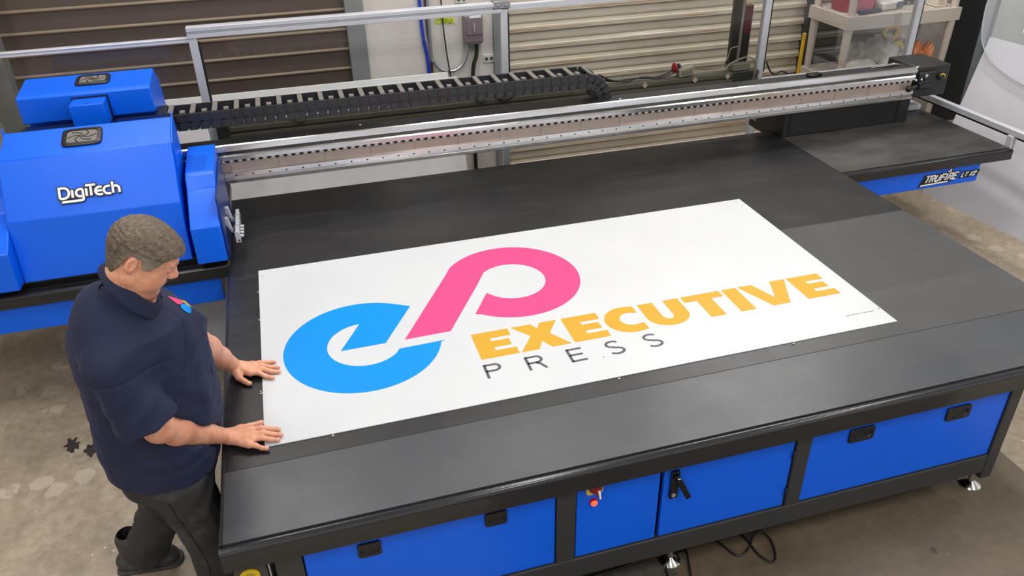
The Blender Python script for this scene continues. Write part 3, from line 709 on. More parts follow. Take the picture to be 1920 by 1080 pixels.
mb.build('badge_outline', BLACKINK, ca, smooth=0)
mb = MB()
for st in digitech(): stroke_poly(mb, st, .27, PD(.0030), tuple(fn*.0012))
mb.build('badge_lettering', WHITEP, ca, smooth=0)

# TRUFIRE LT X2 badge on the right wing apron
def trufire():
    A = []; sl = .42
    def g(st, x, k=1.): return [[(x+(a+sl*b_)*k, b_*k) for a, b_ in q] for q in st]
    T = [[(-.1, 1), (.8, 1)], [(.35, 1), (.35, 0)]]
    R = [[(0, 0), (0, 1), (.45, 1), (.62, .88), (.62, .62), (.45, .5), (0, .5)], [(.3, .5), (.62, 0)]]
    U = [[(0, 1), (0, .2), (.15, 0), (.5, 0), (.65, .2), (.65, 1)]]
    F = [[(0, 0), (0, 1), (.65, 1)], [(0, .52), (.55, .52)]]
    I = [[(0, 0), (0, 1)]]
    E_ = [[(.65, 1), (0, 1), (0, 0), (.65, 0)], [(0, .5), (.55, .5)]]
    big = g(T, .5)+g(R, 1.42)+g(U, 2.35)+g(F, 3.35)+g(I, 4.25)+g(R, 4.7)+g(E_, 5.6)
    big.append([(4.62, 1.25), (5.05, 1.62), (5.05, 1.25)]); big.append([(0, -.42), (4.9, -.3)])
    k = .62; yo = 0
    L_ = [[(0, 1), (0, 0), (.5, 0)]]; X = [[(0, 0), (.65, 1)], [(0, 1), (.65, 0)]]; Two = [[(0, .8), (.15, 1), (.5, 1), (.6, .75), (0, 0), (.6, 0)]]
    small = g(L_, 7.3, k)+g(T, 7.8, k)+g(X, 8.8, k)+g(Two, 9.4, k)
    small = [[(a, b_+.12) for a, b_ in q] for q in small]
    return big, small
big, small = trufire()
ut = .0385; tu0, tv0 = 3.715, -.139
def PT(off): return lambda u, v: (tu0+u*ut, 1.345-off, tv0+v*ut+.0*u)
mb = MB()
mb.poly([PT(.001)(*q) for q in [(-.5, -.62), (5.1, -.50), (5.9, -.2), (6.55, .1), (7.0, 1.2), (5.5, 1.2), (5.35, 1.8), (4.9, 1.8), (4.35, 1.25), (.35, 1.22), (.3, .9)]], (0, -.001, 0))
mb.poly([PT(.001)(*q) for q in [(6.85, -.12), (8.75, -.12), (9.3, -.1), (10.25, -.05), (10.65, .95), (8.2, .98), (7.3, .98)]], (0, -.001, 0))
mb.build('model_badge_outline', BLACKINK, tb, smooth=0)
mb = MB()
for st in big: stroke_poly(mb, st, .11, PT(.0022), (0, -.001, 0))
for st in small: stroke_poly(mb, st, .075, PT(.0022), (0, -.001, 0))
mb.build('model_badge_lettering', WHITEP, tb, smooth=0)

# curing bar hanging on two brackets off the pod
cb = thing('sensor_bar', (-.07, 1.55, .08), 'white aluminium sensor bar on two brackets beside the blue carriage pod', 'sensor bar')
mb = MB()
for z_, r_ in ((.118, .0085), (.100, .0095), (.083, .0075)): mb.box(-.072-r_, -.072+r_, 1.40, 1.66, z_-.0085, z_+.0085)
mb.build('bar_profile', ALUW, cb, bevel=.003)
mb = MB(); mb.prism([(-.083, .074), (-.060, .074), (-.058, .120), (-.066, .130), (-.082, .126)], 1.392, 1.40, 'y'); mb.build('end_plate', ALUW, cb, bevel=.001)
mb = MB(); mb.lathe((-.068, 1.392, .085), [(.005, 0), (.005, -.002)], 12, 'y'); mb.build('end_screw', simple('copper_screw', (150, 100, 80), .3, .7), cb)
mb = MB()
for k in range(4): mb.cyl((-.063, 1.44+k*.035, .084), (-.047, 1.44+k*.035, .084), .008, .007, 12)
mb.build('nozzle_row', ALUW, cb)
for y in (1.465, 1.585):
    mb = MB(); mb.prism([(-.119, .175), (-.104, .175), (-.096, .120), (-.082, .100), (-.082, .090), (-.102, .105), (-.115, .14), (-.119, .14)], y-.012, y+.012, 'y'); mb.build('bracket', ALUW, cb, bevel=.001)
    mb = MB(); mb.box(-.0845, -.0595, y-.005, y+.005, .073, .1285); mb.build('clamp', ALU, cb, bevel=.001)
mb = MB(); mb.box(-.063, -.0625, 1.535, 1.55, .090, .105); mb.build('orange_tag', simple('orange_tag', (220, 150, 50), .5), cb)

# ------------------------------------------------------------------ cable chain
cc = thing('cable_chain', (.8, 2.1, .35), 'black plastic cable drag chain curving down onto the gantry beam', 'cable chain')
cy0, cy1 = 2.015, 2.185
path = []
xs = np.linspace(-.35, 1.868, 60)
for x in xs: path.append((x, .468-.010*(x+.35)/2.2))
rr_ = .116
cz_ = path[-1][1]-rr_
for a in np.linspace(85, 0, 24): path.append((1.868+rr_*math.cos(math.radians(a))-0.0, cz_+rr_*math.sin(math.radians(a))))
path = np.array(path); seg = np.r_[0, np.cumsum(np.hypot(*np.diff(path, axis=0).T))]
pitch = .0530; s_list = []; s_ = pitch/2
while s_ < seg[-1]-.016:
    s_list.append(s_); s_ += pitch if s_ < 2.20 else pitch*.62
def at_(s): return np.array([np.interp(s, seg, path[:, 0]), np.interp(s, seg, path[:, 1])])
lk0 = None
for k, s_ in enumerate(s_list):
    p = at_(s_); d = at_(s_+.01)-at_(s_-.01); ang = math.atan2(d[1], d[0])
    # one link: two stepped side plates, local frame x along, z out
    hh = .042
    if lk0 is None:
        mb = MB(); q = pitch/2
        for yy, sg in ((cy0, -1), (cy1, 1)):
            ya, yb_ = (yy, yy+.012) if sg < 0 else (yy-.012, yy)
            mb.prism([(-q*1.02, -hh), (q*.55, -hh), (q*1.0, -hh*.05), (q*1.0, hh), (-q*1.0, hh), (-q*1.0, hh*.1)], ya-2.1, yb_-2.1, 'y')
            yo = ya-.004-2.1 if sg < 0 else yb_-2.1
            mb.prism([(-q*.9, hh*.12), (q*.86, hh*.12), (q*.86, hh*.9), (-q*.9, hh*.9)], yo, yo+.004, 'y')
            mb.prism([(-q*.75, -hh*.92), (q*.3, -hh*.92), (q*.78, -hh*.12), (-q*.6, -hh*.06)], yo, yo+.004, 'y')
        mb.box(-q*.8, q*.8, cy0+.012-2.1, cy1-.012-2.1, -hh, -hh+.006)
        lk0 = mb.build('chain_link', CHAINP, None, org=(0, 0, 0), smooth=0); lk0.parent = cc
        o = lk0
        mb = MB(); mb.box(-.012, .012, cy0+.010-2.1, cy1-2.1, hh-.006, hh+.002); mb.box(-.012, .012, cy0+.014-2.1, cy0+.03-2.1, hh+.001, hh+.004)
        cb0 = mb.build('cross_bar', CHAINL, None, org=(0, 0, 0)); cb0.parent = cc; cb_first = cb0
        mb = MB(); mb.box(-.012, .012, -.02, .02, hh-.022, hh-.010); ht = mb.build('inner_spacer', CHAINL, None, org=(0, 0, 0)); ht.parent = cc
        b2 = cb0
        mbp = MB(); mbp.cyl((-.6*q, cy0-.005-2.1, .02*hh), (-.6*q, cy0-.001-2.1, .02*hh), .006, .006, 10)
        pin_ = mbp.build('hinge_pin', GLOSSB, None, org=(0, 0, 0)); pin_.parent = cc
    else:
        o = lk0.copy(); C.objects.link(o)
        pin_ = pin_.copy(); C.objects.link(pin_)
    loc = (p[0]-.8, 0, p[1]-.35+.0)
    for ob in (o, pin_): ob.location = loc; ob.rotation_euler = (0, -ang, 0)
    if k % 2 == 0:
        if k: b2 = cb0.copy(); C.objects.link(b2)
        b2.location = loc; b2.rotation_euler = (0, -ang, 0)
    else:
        if k > 1: ht = ht.copy(); C.objects.link(ht)
        ht.location = loc; ht.rotation_euler = (0, -ang, 0)
mb = MB()
for i, (yy, zz) in enumerate(((2.05, .445), (2.085, .45), (2.12, .445), (2.15, .45))):
    mb.tube([(-.36, yy, zz+.01), (.5, yy+.006, zz), (1.2, yy-.006, zz), (1.86, yy, zz-.002), (1.94, yy, zz-.03), (1.972, yy, .37)], .009, 8, smoothpath=8)
mb.build('carried_cables', simple('pale_cable', (150, 150, 165), .4), cc)
mb = MB(); mb.box(1.945, 2.03, cy0+.002, cy0+.040, .3485, .366); mb.build('chain_foot', BLACKP, cc, bevel=.002)
mb = MB(); mb.box(-.395, -.34, cy0, cy1, .425, .515); mb.build('chain_end_bracket', BLACKP, cc, bevel=.002)
# ------------------------------------------------------------------ machine enclosure (aluminium and clear acrylic)
FY = 2.62
en = thing('safety_enclosure', (1.6, FY, FZ), 'aluminium safety enclosure with clear acrylic panes behind the gantry', 'safety enclosure')
def extr(x0, x1, y0, y1, z0, z1, nm, axis, mat=ALUW, par=None):
    mb = MB(); mb.box(x0, x1, y0, y1, z0, z1)
    g = .004
    if axis == 'x':
        mb.box(x0, x1, y0-g, y0, z0, z0+(z1-z0)*.3); mb.box(x0, x1, y0-g, y0, z1-(z1-z0)*.3, z1)
    elif axis == 'z':
        pass
    return mb.build(nm, mat, par or en, bevel=.002)
for xp, zt in ((-.195, .742), (1.565, .765), (3.36, 1.5), (4.56, 1.5)):
    extr(xp-.022, xp+.022, FY-.022, FY+.022, FZ, zt, 'post', 'z')
    mb = MB(); mb.box(xp+.022, xp+.032, FY-.02, FY+.03, FZ+.9, zt-.03); mb.build('post_gasket', PLAST, en, bevel=.001)
extr(-2.4, -.217, FY-.02, FY+.02, .722, .746, 'top_rail', 'x')
mb = MB(); mb.box(-.218, 1.55, FY-.03, FY+.012, .742, .765); mb.box(-.218, 1.55, FY-.034, FY+.03, .778, .800); mb.box(-.218, 1.55, FY-.022, FY+.02, .765, .778); mb.build('top_rail', ALUW, en, bevel=.002)
mb = MB(); mb.box(1.59, 3.34, FY-.02, FY+.02, .750, .786); mb.build('top_rail', ALUW, en, bevel=.002)
mb = MB(); mb.box(1.50, 1.60, FY-.035, FY+.035, .768, .81); mb.cyl((1.53, FY-.04, .785), (1.53, FY-.02, .785), .008, .008, 10); mb.cyl((1.575, FY-.04, .785), (1.575, FY-.02, .785), .008, .008, 10); mb.build('rail_bracket', simple('cast_bracket', (150, 150, 152), .4, .6), en, bevel=.003)
mb = MB(); mb.box(1.543, 1.587, FY-.024, FY+.022, .762, .768); mb.build('post_cap', PLAST, en, bevel=.001)
# lower grooved profile
mb = MB()
mb.box(-.13, 3.34, FY-.045, FY+.03, .165, .190); mb.box(-.13, 3.34, FY-.035, FY+.03, .19, .205); mb.box(-.13, 3.34, FY-.045, FY+.03, .205, .232); mb.box(-.13, 3.34, FY-.03, FY+.03, .232, .236)
mb.build('lower_profile', OLIVE, en, bevel=.002)
mb = MB(); mb.box(-.17, -.10, FY-.06, FY-.01, .10, .262); mb.box(-.12, -.10, FY-.065, FY-.04, .225, .27); mb.build('corner_bracket', simple('dull_black_bracket', (40, 42, 38), .5), en, bevel=.003)
mb = MB(); mb.box(3.34, 4.55, FY-.02, FY+.02, .12, .16); mb.build('lower_rail', ALUW, en, bevel=.002)
def pane(x0, x1, z0, z1):
    mb = MB(); mb.box(x0, x1, FY-.003, FY+.003, z0, z1); return mb.build('clear_pane', GLASS, en, smooth=0)
pane(-2.4, -.217, .24, .722); pane(-.173, 1.543, .24, .742); pane(1.587, 3.338, .24, .75); pane(3.382, 4.538, .165, 1.5)
# side guard rail running to the front on the right
gr = thing('side_guard_rail', (4.36, 1.8, 0), 'aluminium guard rail along the right edge of the right table wing', 'guard rail')
mb = MB(); mb.box(4.335, 4.375, .70, FY-.03, .062, .098); mb.build('rail_bar', ALUW, gr, bevel=.003)
mb = MB(); mb.box(4.375, 4.388, .70, FY-.03, .035, .075); mb.build('rail_gasket', PLAST, gr, bevel=.002)
for y in (1.39,):
    mb = MB(); mb.box(4.325, 4.345, y-.02, y+.02, -.045, .0615); mb.box(4.35, 4.36, y-.02, y+.02, -.045, .0615); mb.build('rail_bracket', ALUW, gr, bevel=.002)
mb = MB(); mb.box(4.20, 4.30, 2.10, 2.20, .002, .04); mb.box(4.17, 4.20, 2.10, 2.16, .006, .03); mb.build('corner_block', ALUW, gr, bevel=.004)

# twin dark sliding profiles behind the third post
t = thing('sliding_post', (3.24, FY+.04, .2), 'dark twin profile post with red cover beside the tall silver post', 'post')
mb = MB(); mb.box(3.14, 3.19, FY+.02, FY+.06, .27, 1.6); mb.build('dark_profile', simple('dark_profile', (58, 50, 46), .35, .3), t, bevel=.003)
mb = MB(); mb.box(3.192, 3.215, FY+.02, FY+.05, .27, 1.6); mb.build('pale_profile', simple('dull_profile', (150, 140, 128), .4, .3), t, bevel=.003)
mb = MB(); mb.box(3.217, 3.275, FY+.02, FY+.06, .27, .47); mb.build('black_cover', simple('dark_cover', (42, 40, 42), .4), t, bevel=.003)
mb = MB(); mb.box(3.217, 3.275, FY+.02, FY+.06, .47, .65); mb.build('red_cover', simple('maroon_cover', (88, 26, 26), .4), t, bevel=.003)
mb = MB(); mb.box(3.14, 3.27, FY-.035, FY+.07, .240, .285); mb.cyl((3.19, FY-.040, .265), (3.19, FY-.034, .265), .006, .006, 10); mb.build('mounting_block', simple('olive_block', (105, 103, 88), .5), t, bevel=.003)
mb = MB(); mb.box(3.14, 3.29, FY-.048, FY+.03, .165, .237); mb.build('lower_block', simple('dull_black_bracket', (40, 42, 38), .5), t, bevel=.004)

# red stop button box on the lower profile, with its wires
t = thing('stop_button_box', (2.79, FY, .24), 'small beige control box with red button on the rear profile', 'control box')
mb = MB(); mb.obox((2.80, FY-.01, .272), (.052, 0, .008), (0, .03, 0), (-.004, 0, .030)); mb.build('box_housing', simple('dusty_beige_box', (140, 136, 118), .5), t, bevel=.006)
mb = MB(); mb.obox((2.80, FY-.043, .276), (.035, 0, .006), (0, .004, 0), (-.002, 0, .014)); mb.build('box_lid', simple('dusty_beige_lid', (112, 110, 96), .5), t, bevel=.003)
mb = MB(); mb.lathe((2.745, FY, .295), [(.012, 0), (.018, -.006), (.034, -.014), (.034, -.022), (.02, -.03)], 22, 'x'); mb.build('red_button', simple('red_button', (150, 25, 28), .4), t)
mb = MB(); mb.lathe((2.752, FY, .290), [(.030, .0), (.030, .012), (.014, .016)], 22, 'x'); mb.build('button_collar', PLAST, t)
def wire(pts, r, label, mat=PLAST, nm='loose_wire', grp=None):
    mb = MB(); mb.tube(pts, r, 8, smoothpath=8); c = np.mean(np.array(pts), 0); c[2] = min(p[2] for p in pts)
    return tag(mb.build(nm, mat, org=tuple(c)), label, 'wire', grp)
zz = .246
wire([(2.72, FY, .285), (2.66, FY-.01, .262), (2.58, FY, zz), (2.45, FY-.01, zz+.01), (2.3, FY, zz+.004), (2.2, FY-.01, zz+.02), (2.1, FY, zz), (2.0, FY, zz+.012), (1.93, FY-.01, zz)], .006, 'black wire bundle reaching from the red button box to the chain end')
wire([(2.72, FY-.02, .27), (2.62, FY-.02, zz), (2.5, FY, zz+.012), (2.38, FY-.02, zz), (2.25, FY, zz+.015), (2.12, FY-.02, zz+.004), (2.0, FY-.01, zz+.02), (1.9, FY, zz)], .005, 'thinner black wire beside the bundle left of the red button box')
wire([(2.13, FY-.01, zz), (2.16, FY-.02, zz+.045), (2.2, FY, zz+.05), (2.26, FY-.01, zz+.02), (2.33, FY, zz)], .007, 'black wire arching over the rear profile right of the chain')
wire([(1.85, FY-.02, zz), (1.7, FY, zz+.02), (1.55, FY-.06, zz-.02), (1.45, FY-.02, zz+.012), (1.3, FY, zz), (1.18, FY-.02, zz+.02), (1.05, FY, zz-.002)], .006, 'tangled black wire under the middle of the cable chain')
wire([(1.8, FY, zz+.012), (1.62, FY-.03, zz), (1.5, FY-.05, zz+.006), (1.35, FY, zz+.02), (1.2, FY, zz), (1.0, FY-.01, zz+.01), (.86, FY-.02, zz)], .007, 'black wire with cable ties left of the second post')
wire([(2.86, FY, .275), (3.0, FY, .262), (3.06, FY-.01, .27), (3.1, FY-.02, .33), (3.12, FY-.02, .39), (3.17, FY-.02, .40)], .0035, 'thin grey wire rising from the button box to the dark post', simple('grey_wire', (120, 112, 100), .5))
wire([(3.06, FY-.06, .262), (3.12, FY-.06, .31), (3.22, FY-.06, .335), (3.29, FY-.055, .30), (3.30, FY-.05, .20)], .005, 'grey cable arching over the olive block by the dark post', simple('grey_wire', (120, 112, 100), .5))
wire([(3.40, FY-.02, .28), (3.43, FY-.03, .22), (3.47, FY-.03, .19), (3.53, FY-.02, .2), (3.58, FY-.02, .18)], .006, 'black wire curling at the foot of the tall silver post')
# caster-like knobs under the chain and little diamond plates
for x, w in ((.30, 'left of the first loose wire under the chain'), (1.40, 'under the chain beside the second post')):
    t = thing('clamp_knob', (x, FY-.05, .23), 'dusty dark round clamp knob '+w, 'knob')
    mb = MB(); mb.box(x-.05, x+.03, FY-.04, FY+.02, .2365, .29); mb.build('knob_base', OLIVE, t, bevel=.003)
    mb = MB(); mb.lathe((x, FY-.045, .258), [(.030, 0), (.034, -.004), (.034, -.014), (.028, -.018), (.012, -.02)], 12, 'y'); mb.build('knob_wheel', simple('olive_block', (105, 103, 88), .5), t)
for x, w in ((2.50, 'leftmost of three'), (2.86, 'middle of three'), (3.10, 'rightmost of three, beside the dark post')):
    mb = MB(); c = Vector((x, FY-.048, .215)); r = .020
    mb.poly([c+Vector((-r, 0, 0)), c+Vector((0, 0, -r)), c+Vector((r, 0, 0)), c+Vector((0, 0, r))], (0, -.004, 0)); mb.lathe((x, FY-.052, .215), [(.004, 0), (.003, -.002)], 8, 'y')
    tag(mb.build('diamond_plate', simple('putty_plate', (165, 155, 140), .5), org=tuple(c)), 'small putty coloured diamond plate on the rear profile, '+w, 'plate', 'diamond plates on the rear profile')

# white sheets standing on edge between the enclosure and the wall
for i, (x1, ytop, zt, c, w) in enumerate(((1.30, 3.08, .283, (226, 224, 222), 'taller sheet at the back'), (1.345, 3.02, .262, (232, 230, 230), 'shorter sheet in front'))):
    mb = MB(); yb = 2.74-i*.03
    mb.prism([(ytop, zt), (ytop+.012, zt), (yb+.012, FZ), (yb, FZ)], -.62-.2*i, x1)
    tag(mb.build('leaning_sheet', simple('white_sheet_%d' % i, c, .55), bevel=.001, org=(.4, yb, FZ)), 'long white sheet leaning on the wall behind the enclosure, '+w, 'sheet', 'white sheets behind the enclosure')
mb = MB(); mb.prism([(2.98, .255), (3.0, .255), (3.0, .263), (2.98, .263)], .2, .95)
tag(mb.build('red_trim_strip', simple('faded_red_strip', (225, 160, 160), .5), org=(.5, 3, .26)), 'thin faded red strip lying along the white leaning sheets', 'strip')

# ------------------------------------------------------------------ plastic shelving on the right
sh = thing('storage_shelf', (4.62, 3.05, FZ), 'beige plastic storage shelf unit with slatted decks right of the shutters', 'shelf')
sx0, sx1, sy0, sy1 = 4.155, 5.12, 2.80, 3.27
for zt in (.46, .0, -.40):
    mb = MB(); mb.box(sx0, sx1, sy0, sy0+.02, zt-.085, zt+.006); mb.box(sx0, sx1, sy1-.02, sy1, zt-.085, zt+.006); mb.box(sx0, sx0+.02, sy0+.02, sy1-.02, zt-.085, zt+.006); mb.box(sx1-.02, sx1, sy0+.02, sy1-.02, zt-.085, zt+.006)
    n = 30
    for k in range(n):
        x = sx0+.03+(sx1-sx0-.06)*k/(n-1); mb.box(x-.009, x+.009, sy0+.02, sy1-.02, zt-.02, zt)
    for y in (sy0+.15, sy0+.30): mb.box(sx0+.02, sx1-.02, y-.01, y+.01, zt-.021, zt-.001)
    mb.build('deck', BEIGE, sh, smooth=0)
for x in (sx0+.04, sx1-.04):
    for y in (sy0+.035, sy1-.035):
        mb = MB(); mb.tube([(x, y, FZ), (x, y, -.47)], [.024, .030], 14); mb.tube([(x, y, -.40), (x, y, -.07)], [.024, .03], 14); mb.tube([(x, y, .0), (x, y, .38)], [.024, .032], 14); mb.tube([(x, y, .46), (x, y, .9)], [.026, .032], 14)
        mb.build('leg', BEIGE, sh)
# things on the shelf
t = thing('red_basket', (4.38, 3.05, .462), 'red plastic basket on the left of the top shelf deck', 'basket')
mb = MB(); rs = []
for z, s in ((.0, .86), (.02, .9), (.16, 1.0), (.17, 1.04)):
    rs.append([(4.36+.15*s*math.copysign(abs(math.cos(a))**.5, math.cos(a)), 3.05+.12*s*math.copysign(abs(math.sin(a))**.5, math.sin(a)), .462+z) for a in np.linspace(0, 2*PI, 33)[:-1]])
rs.append([((p[0]-4.36)*.92+4.36, (p[1]-3.05)*.92+3.05, .632) for p in rs[-1]]); rs.append([((p[0]-4.36)*.8+4.36, (p[1]-3.05)*.8+3.05, .48) for p in rs[3]])
mb.rings(rs); mb.build('basket_body', simple('red_basket_plastic', (165, 28, 40), .4), t)
mb = MB(); mb.poly([(4.28, 2.93, .463), (4.42, 2.915, .463), (4.44, 2.92, .60), (4.34, 2.93, .62)], (0, -.006, 0)); mb.build('pink_label', simple('pink_card', (190, 100, 120), .5), t)
t = thing('pliers', (4.42, 2.90, .462), 'pair of dark handled pliers on the top deck near the front', 'pliers')
mb = MB(); mb.tube([(4.28, 2.86, .475), (4.34, 2.87, .479), (4.40, 2.885, .474)], .014, 8, smoothpath=4); mb.tube([(4.30, 2.90, .475), (4.35, 2.90, .477), (4.41, 2.893, .474)], .012, 8, smoothpath=4); mb.build('grips', simple('navy_grip', (45, 50, 68), .5), t)
mb = MB(); mb.tube([(4.40, 2.89, .472), (4.46, 2.90, .474), (4.52, 2.92, .472)], [.016, .018, .006], 8, smoothpath=4); mb.build('jaws', simple('dark_steel', (85, 85, 88), .35, .8), t)
def bag(name, c, r, mat, label, seed, cat='plastic bag', n=36, m=24, amp=.3):
    amp *= .55
    rnd = random.Random(seed); ph = [(rnd.randint(1, 6), rnd.uniform(2, 8), rnd.uniform(0, 6.3), rnd.uniform(0, 6.3)) for _ in range(7)]
    mb = MB(); rs = []
    for i in range(1, m):
        th = PI*i/m; rg = []
        for j in range(n):
            a = 2*PI*j/n
            k = 1+amp*sum(math.sin(p[0]*a+p[2])*math.sin(p[1]*th+p[3]) for p in ph)/3.2
            rg.append((c[0]+r[0]*k*math.sin(th)*math.cos(a), c[1]+r[1]*k*math.sin(th)*math.sin(a), max(c[2]-r[2]*.8, c[2]-r[2]*math.cos(th)*k)))
        rs.append(rg)
    mb.rings(rs); return tag(mb.build(name, mat, smooth=50, org=(c[0], c[1], c[2]-r[2]*.8)), label, cat)
zt = .06
bag('printed_bag', (4.42, 2.93, .052), (.15, .075, .060), simple('white_bag', (205, 196, 186), .4), 'white printed plastic bag lying flat at the left of the lower deck', 3, amp=.2)
mb = MB()
for k in range(3): mb.obox((4.45+.03*k, 2.875+.012*k, .158-.012*k), (.05, 0, -.004), (0, .003, 0), (.0, .002, .0035))
bag('clear_bag', (4.66, 3.02, .110), (.13, .12, .13), simple('cloudy_plastic', (172, 166, 156), .25, spec=.8), 'cloudy crumpled plastic bag heaped in the middle of the lower deck', 5, amp=.5)
bag('clear_bag', (4.50, 3.10, .085), (.11, .09, .10), simple('cloudy_plastic2', (150, 142, 130), .3), 'brownish crumpled plastic bag behind the printed bag', 6, amp=.5)
bag('brown_bag', (4.80, 2.92, .065), (.09, .06, .075), simple('brown_bag', (132, 98, 84), .4), 'brown crumpled bag in front of the yellow hose coil', 8, amp=.4)
bag('orange_bag', (4.93, 2.97, .09), (.08, .07, .10), simple('orange_bag', (205, 120, 75), .35), 'orange bag on the lower deck right of the tall post', 9, amp=.4)
bag('orange_bag', (5.045, 2.95, .085), (.04, .06, .10), simple('orange_bag2', (212, 138, 98), .4), 'small orange bag against the right shelf leg', 10, amp=.3)
bag('white_rag', (4.86, 3.06, .24), (.06, .05, .07), simple('white_rag', (200, 186, 178), .7), 'pale rag beside the yellow coil on the lower deck', 12, 'rag', amp=.4)
mb = MB(); mb.tube([(4.74+.055*math.cos(a)+.02*math.sin(2*a), 3.03, .245+.065*math.sin(a)) for a in np.linspace(.3, 6.6, 22)], [.018]*22, 10); mb.tube([(4.74, 3.0, .17), (4.79, 2.98, .19), (4.83, 2.99, .15)], .02, 10, smoothpath=5)
tag(mb.build('yellow_coil', simple('yellow_coil', (226, 190, 40), .4), org=(4.76, 3.0, .15)), 'coiled yellow hose on top of the bags on the lower deck', 'hose')
# pack of batteries with blue print, white box, clear bin
t = thing('printed_pack', (4.62, 2.95, .462), 'white wrapped pack with blue print on the top deck', 'pack')
mb = MB(); mb.obox((4.60, 2.97, .492), (.105, .02, 0), (-.01, .055, 0), (0, 0, .028)); mb.build('wrapped_pack', simple('pack_white', (222, 216, 210), .35), t, bevel=.012, seg=3)
mb = MB()
for i in range(4):
    for j in range(3): mb.obox((4.64+.018*i, 2.915+.003*i, .480+.016*j), (.006, .001, .002), (0, .002, 0), (.002, 0, .0045))
mb.build('blue_marks', simple('navy_ink', (50, 65, 120), .5), t, smooth=0)
t = thing('white_carton', (5.02, 2.93, .462), 'small white carton on the right of the top deck', 'box')
mb = MB(); mb.box(4.955, 5.045, 2.88, 2.99, .462, .545); mb.build('carton', simple('carton_white', (225, 215, 200), .6), t, bevel=.002)
mb = MB()
for k in range(4): mb.box(4.97, 5.03-.01*(k % 2), 2.8785, 2.8800, .48+.014*k, .484+.014*k)
mb.build('carton_print', simple('brown_print', (160, 135, 105), .6), t, smooth=0)
t = thing('clear_bin', (4.83, 3.10, .462), 'clear plastic bin at the back of the top deck', 'bin')
mb = MB(); mb.box(4.72, 4.93, 3.03, 3.20, .462, .60); mb.build('bin_body', mat_glass('cloudy_bin', (.75, .75, .73, 1), 3), t, bevel=.006)
mb = MB(); mb.box(4.71, 4.94, 3.02, 3.21, .60, .612); mb.build('bin_lid', simple('cloudy_lid', (190, 186, 180), .4), t, bevel=.004)
# yellow stick and hook
mb = MB(); mb.box(3.872, 3.898, 2.90, 2.912, FZ, .36); tag(mb.build('yellow_stick', simple('yellow_stick', (236, 180, 20), .45), bevel=.004, org=(3.885, 2.9, FZ)), 'flat yellow stick standing left of the shelf leg', 'stick')
mb = MB(); mb.tube([(4.265, WY-.06, .235), (4.27, WY-.075, .20), (4.272, WY-.075, .16), (4.262, WY-.06, .135)], .006, 8, smoothpath=5); mb.box(4.255, 4.272, WY-.07, WY-.045, .19, .21)
tag(mb.build('yellow_hook', simple('yellow_stick', (236, 180, 20), .45), org=(4.265, WY-.06, .18)), 'small yellow hook on the dark shutter guide', 'hook')
# bits on the floor behind
for (x, y, a, c, lab) in ((5.25, 2.55, .3, (150, 128, 105), 'brown cardboard scrap on the floor right of the shelf'), (5.9, 3.15, -.1, (168, 160, 148), 'pale cardboard sheet on the floor behind the guard rail')):
    mb = MB(); ca_, sa_ = math.cos(a), math.sin(a)
    mb.obox((x, y, FZ+.005), (.13*ca_, .13*sa_, 0), (-.10*sa_, .10*ca_, 0), (0, 0, .004)); tag(mb.build('cardboard_scrap', simple('card_%d' % c[0], c, .8), org=(x, y, FZ)), lab, 'cardboard')

# ------------------------------------------------------------------ white sheets and cabinet on the right
t = thing('white_screen_panel', (4.8, 1.6, FZ), 'big white panel leaning against the grey machine at right', 'panel')
mb = MB()
A = [Vector((4.60, 2.20, FZ)), Vector((4.88, -.6, FZ)), Vector((5.30, -.4, .345)), Vector((5.03, 2.40, .345))]
mb.poly(A, (.02, 0, 0)); mb.build('panel_sheet', simple('white_gloss_panel', (190, 188, 193), .35, var=.02), t, smooth=0)
def milky():
    m, nt, b = new_mat('milky_acrylic'); out = nt.nodes['Material Output']
    t_ = N(nt, 'ShaderNodeBsdfTransparent'); d_ = N(nt, 'ShaderNodeBsdfDiffuse'); d_.inputs[0].default_value = (.88, .90, .97, 1)
    mx = N(nt, 'ShaderNodeMixShader'); mx.inputs[0].default_value = .13; L(nt, t_.outputs[0], mx.inputs[1]); L(nt, d_.outputs[0], mx.inputs[2]); L(nt, mx.outputs[0], out.inputs[0]); return m
t = thing('curved_acrylic_guard', (4.9, 2.0, .3), 'bluish clear guard with a curved edge in front of the white panel', 'guard')
# curved outline in the plane of the panel, just in front of it
c0 = Vector((5.11, 1.65, .86)); ux = Vector((.115, -.99, 0)).normalized(); uz = Vector((.40, .02, 1.0)).normalized(); nn_ = ux.cross(uz).normalized()
c0 = Vector((4.60, 2.20, FZ))
def PP(a, h): return c0+Vector((.1, -1, 0))*a+Vector((.43, .20, 1.035))*h-Vector((.05, 0, 0))
out_ = []
for a, h in ((-.10, 1.30), (-.085, 1.18), (-.055, 1.08), (-.01, .99), (.05, .93), (.12, .885), (.20, .855), (.34, .82), (.6, .79), (1.2, .78), (1.2, 1.6), (-.10, 1.6)): out_.append(PP(a, h))
mb = MB(); mb.poly(out_, (-.008, 0, 0)); mb.build('guard_sheet', milky(), t, smooth=0)
mb = MB(); mb.tube(out_[:10], .004, 8, smoothpath=6); mb.build('guard_edge', simple('edge_grey', (150, 155, 160), .3), t)
mb = MB(); mb.prism([(1.70, FZ), (1.712, FZ), (1.90, -.20), (1.888, -.20)], -.62, -.145)
tag(mb.build('leaning_sheet', simple('pale_grey_sheet', (196, 197, 200), .5), bevel=.001, org=(-.4, 1.7, FZ)), 'light grey sheet standing under the left wing behind the person', 'sheet')
t = thing('grey_machine_cabinet', (5.6, 1.4, FZ), 'pale grey green machine cabinet behind the white panel at upper right', 'machine cabinet')
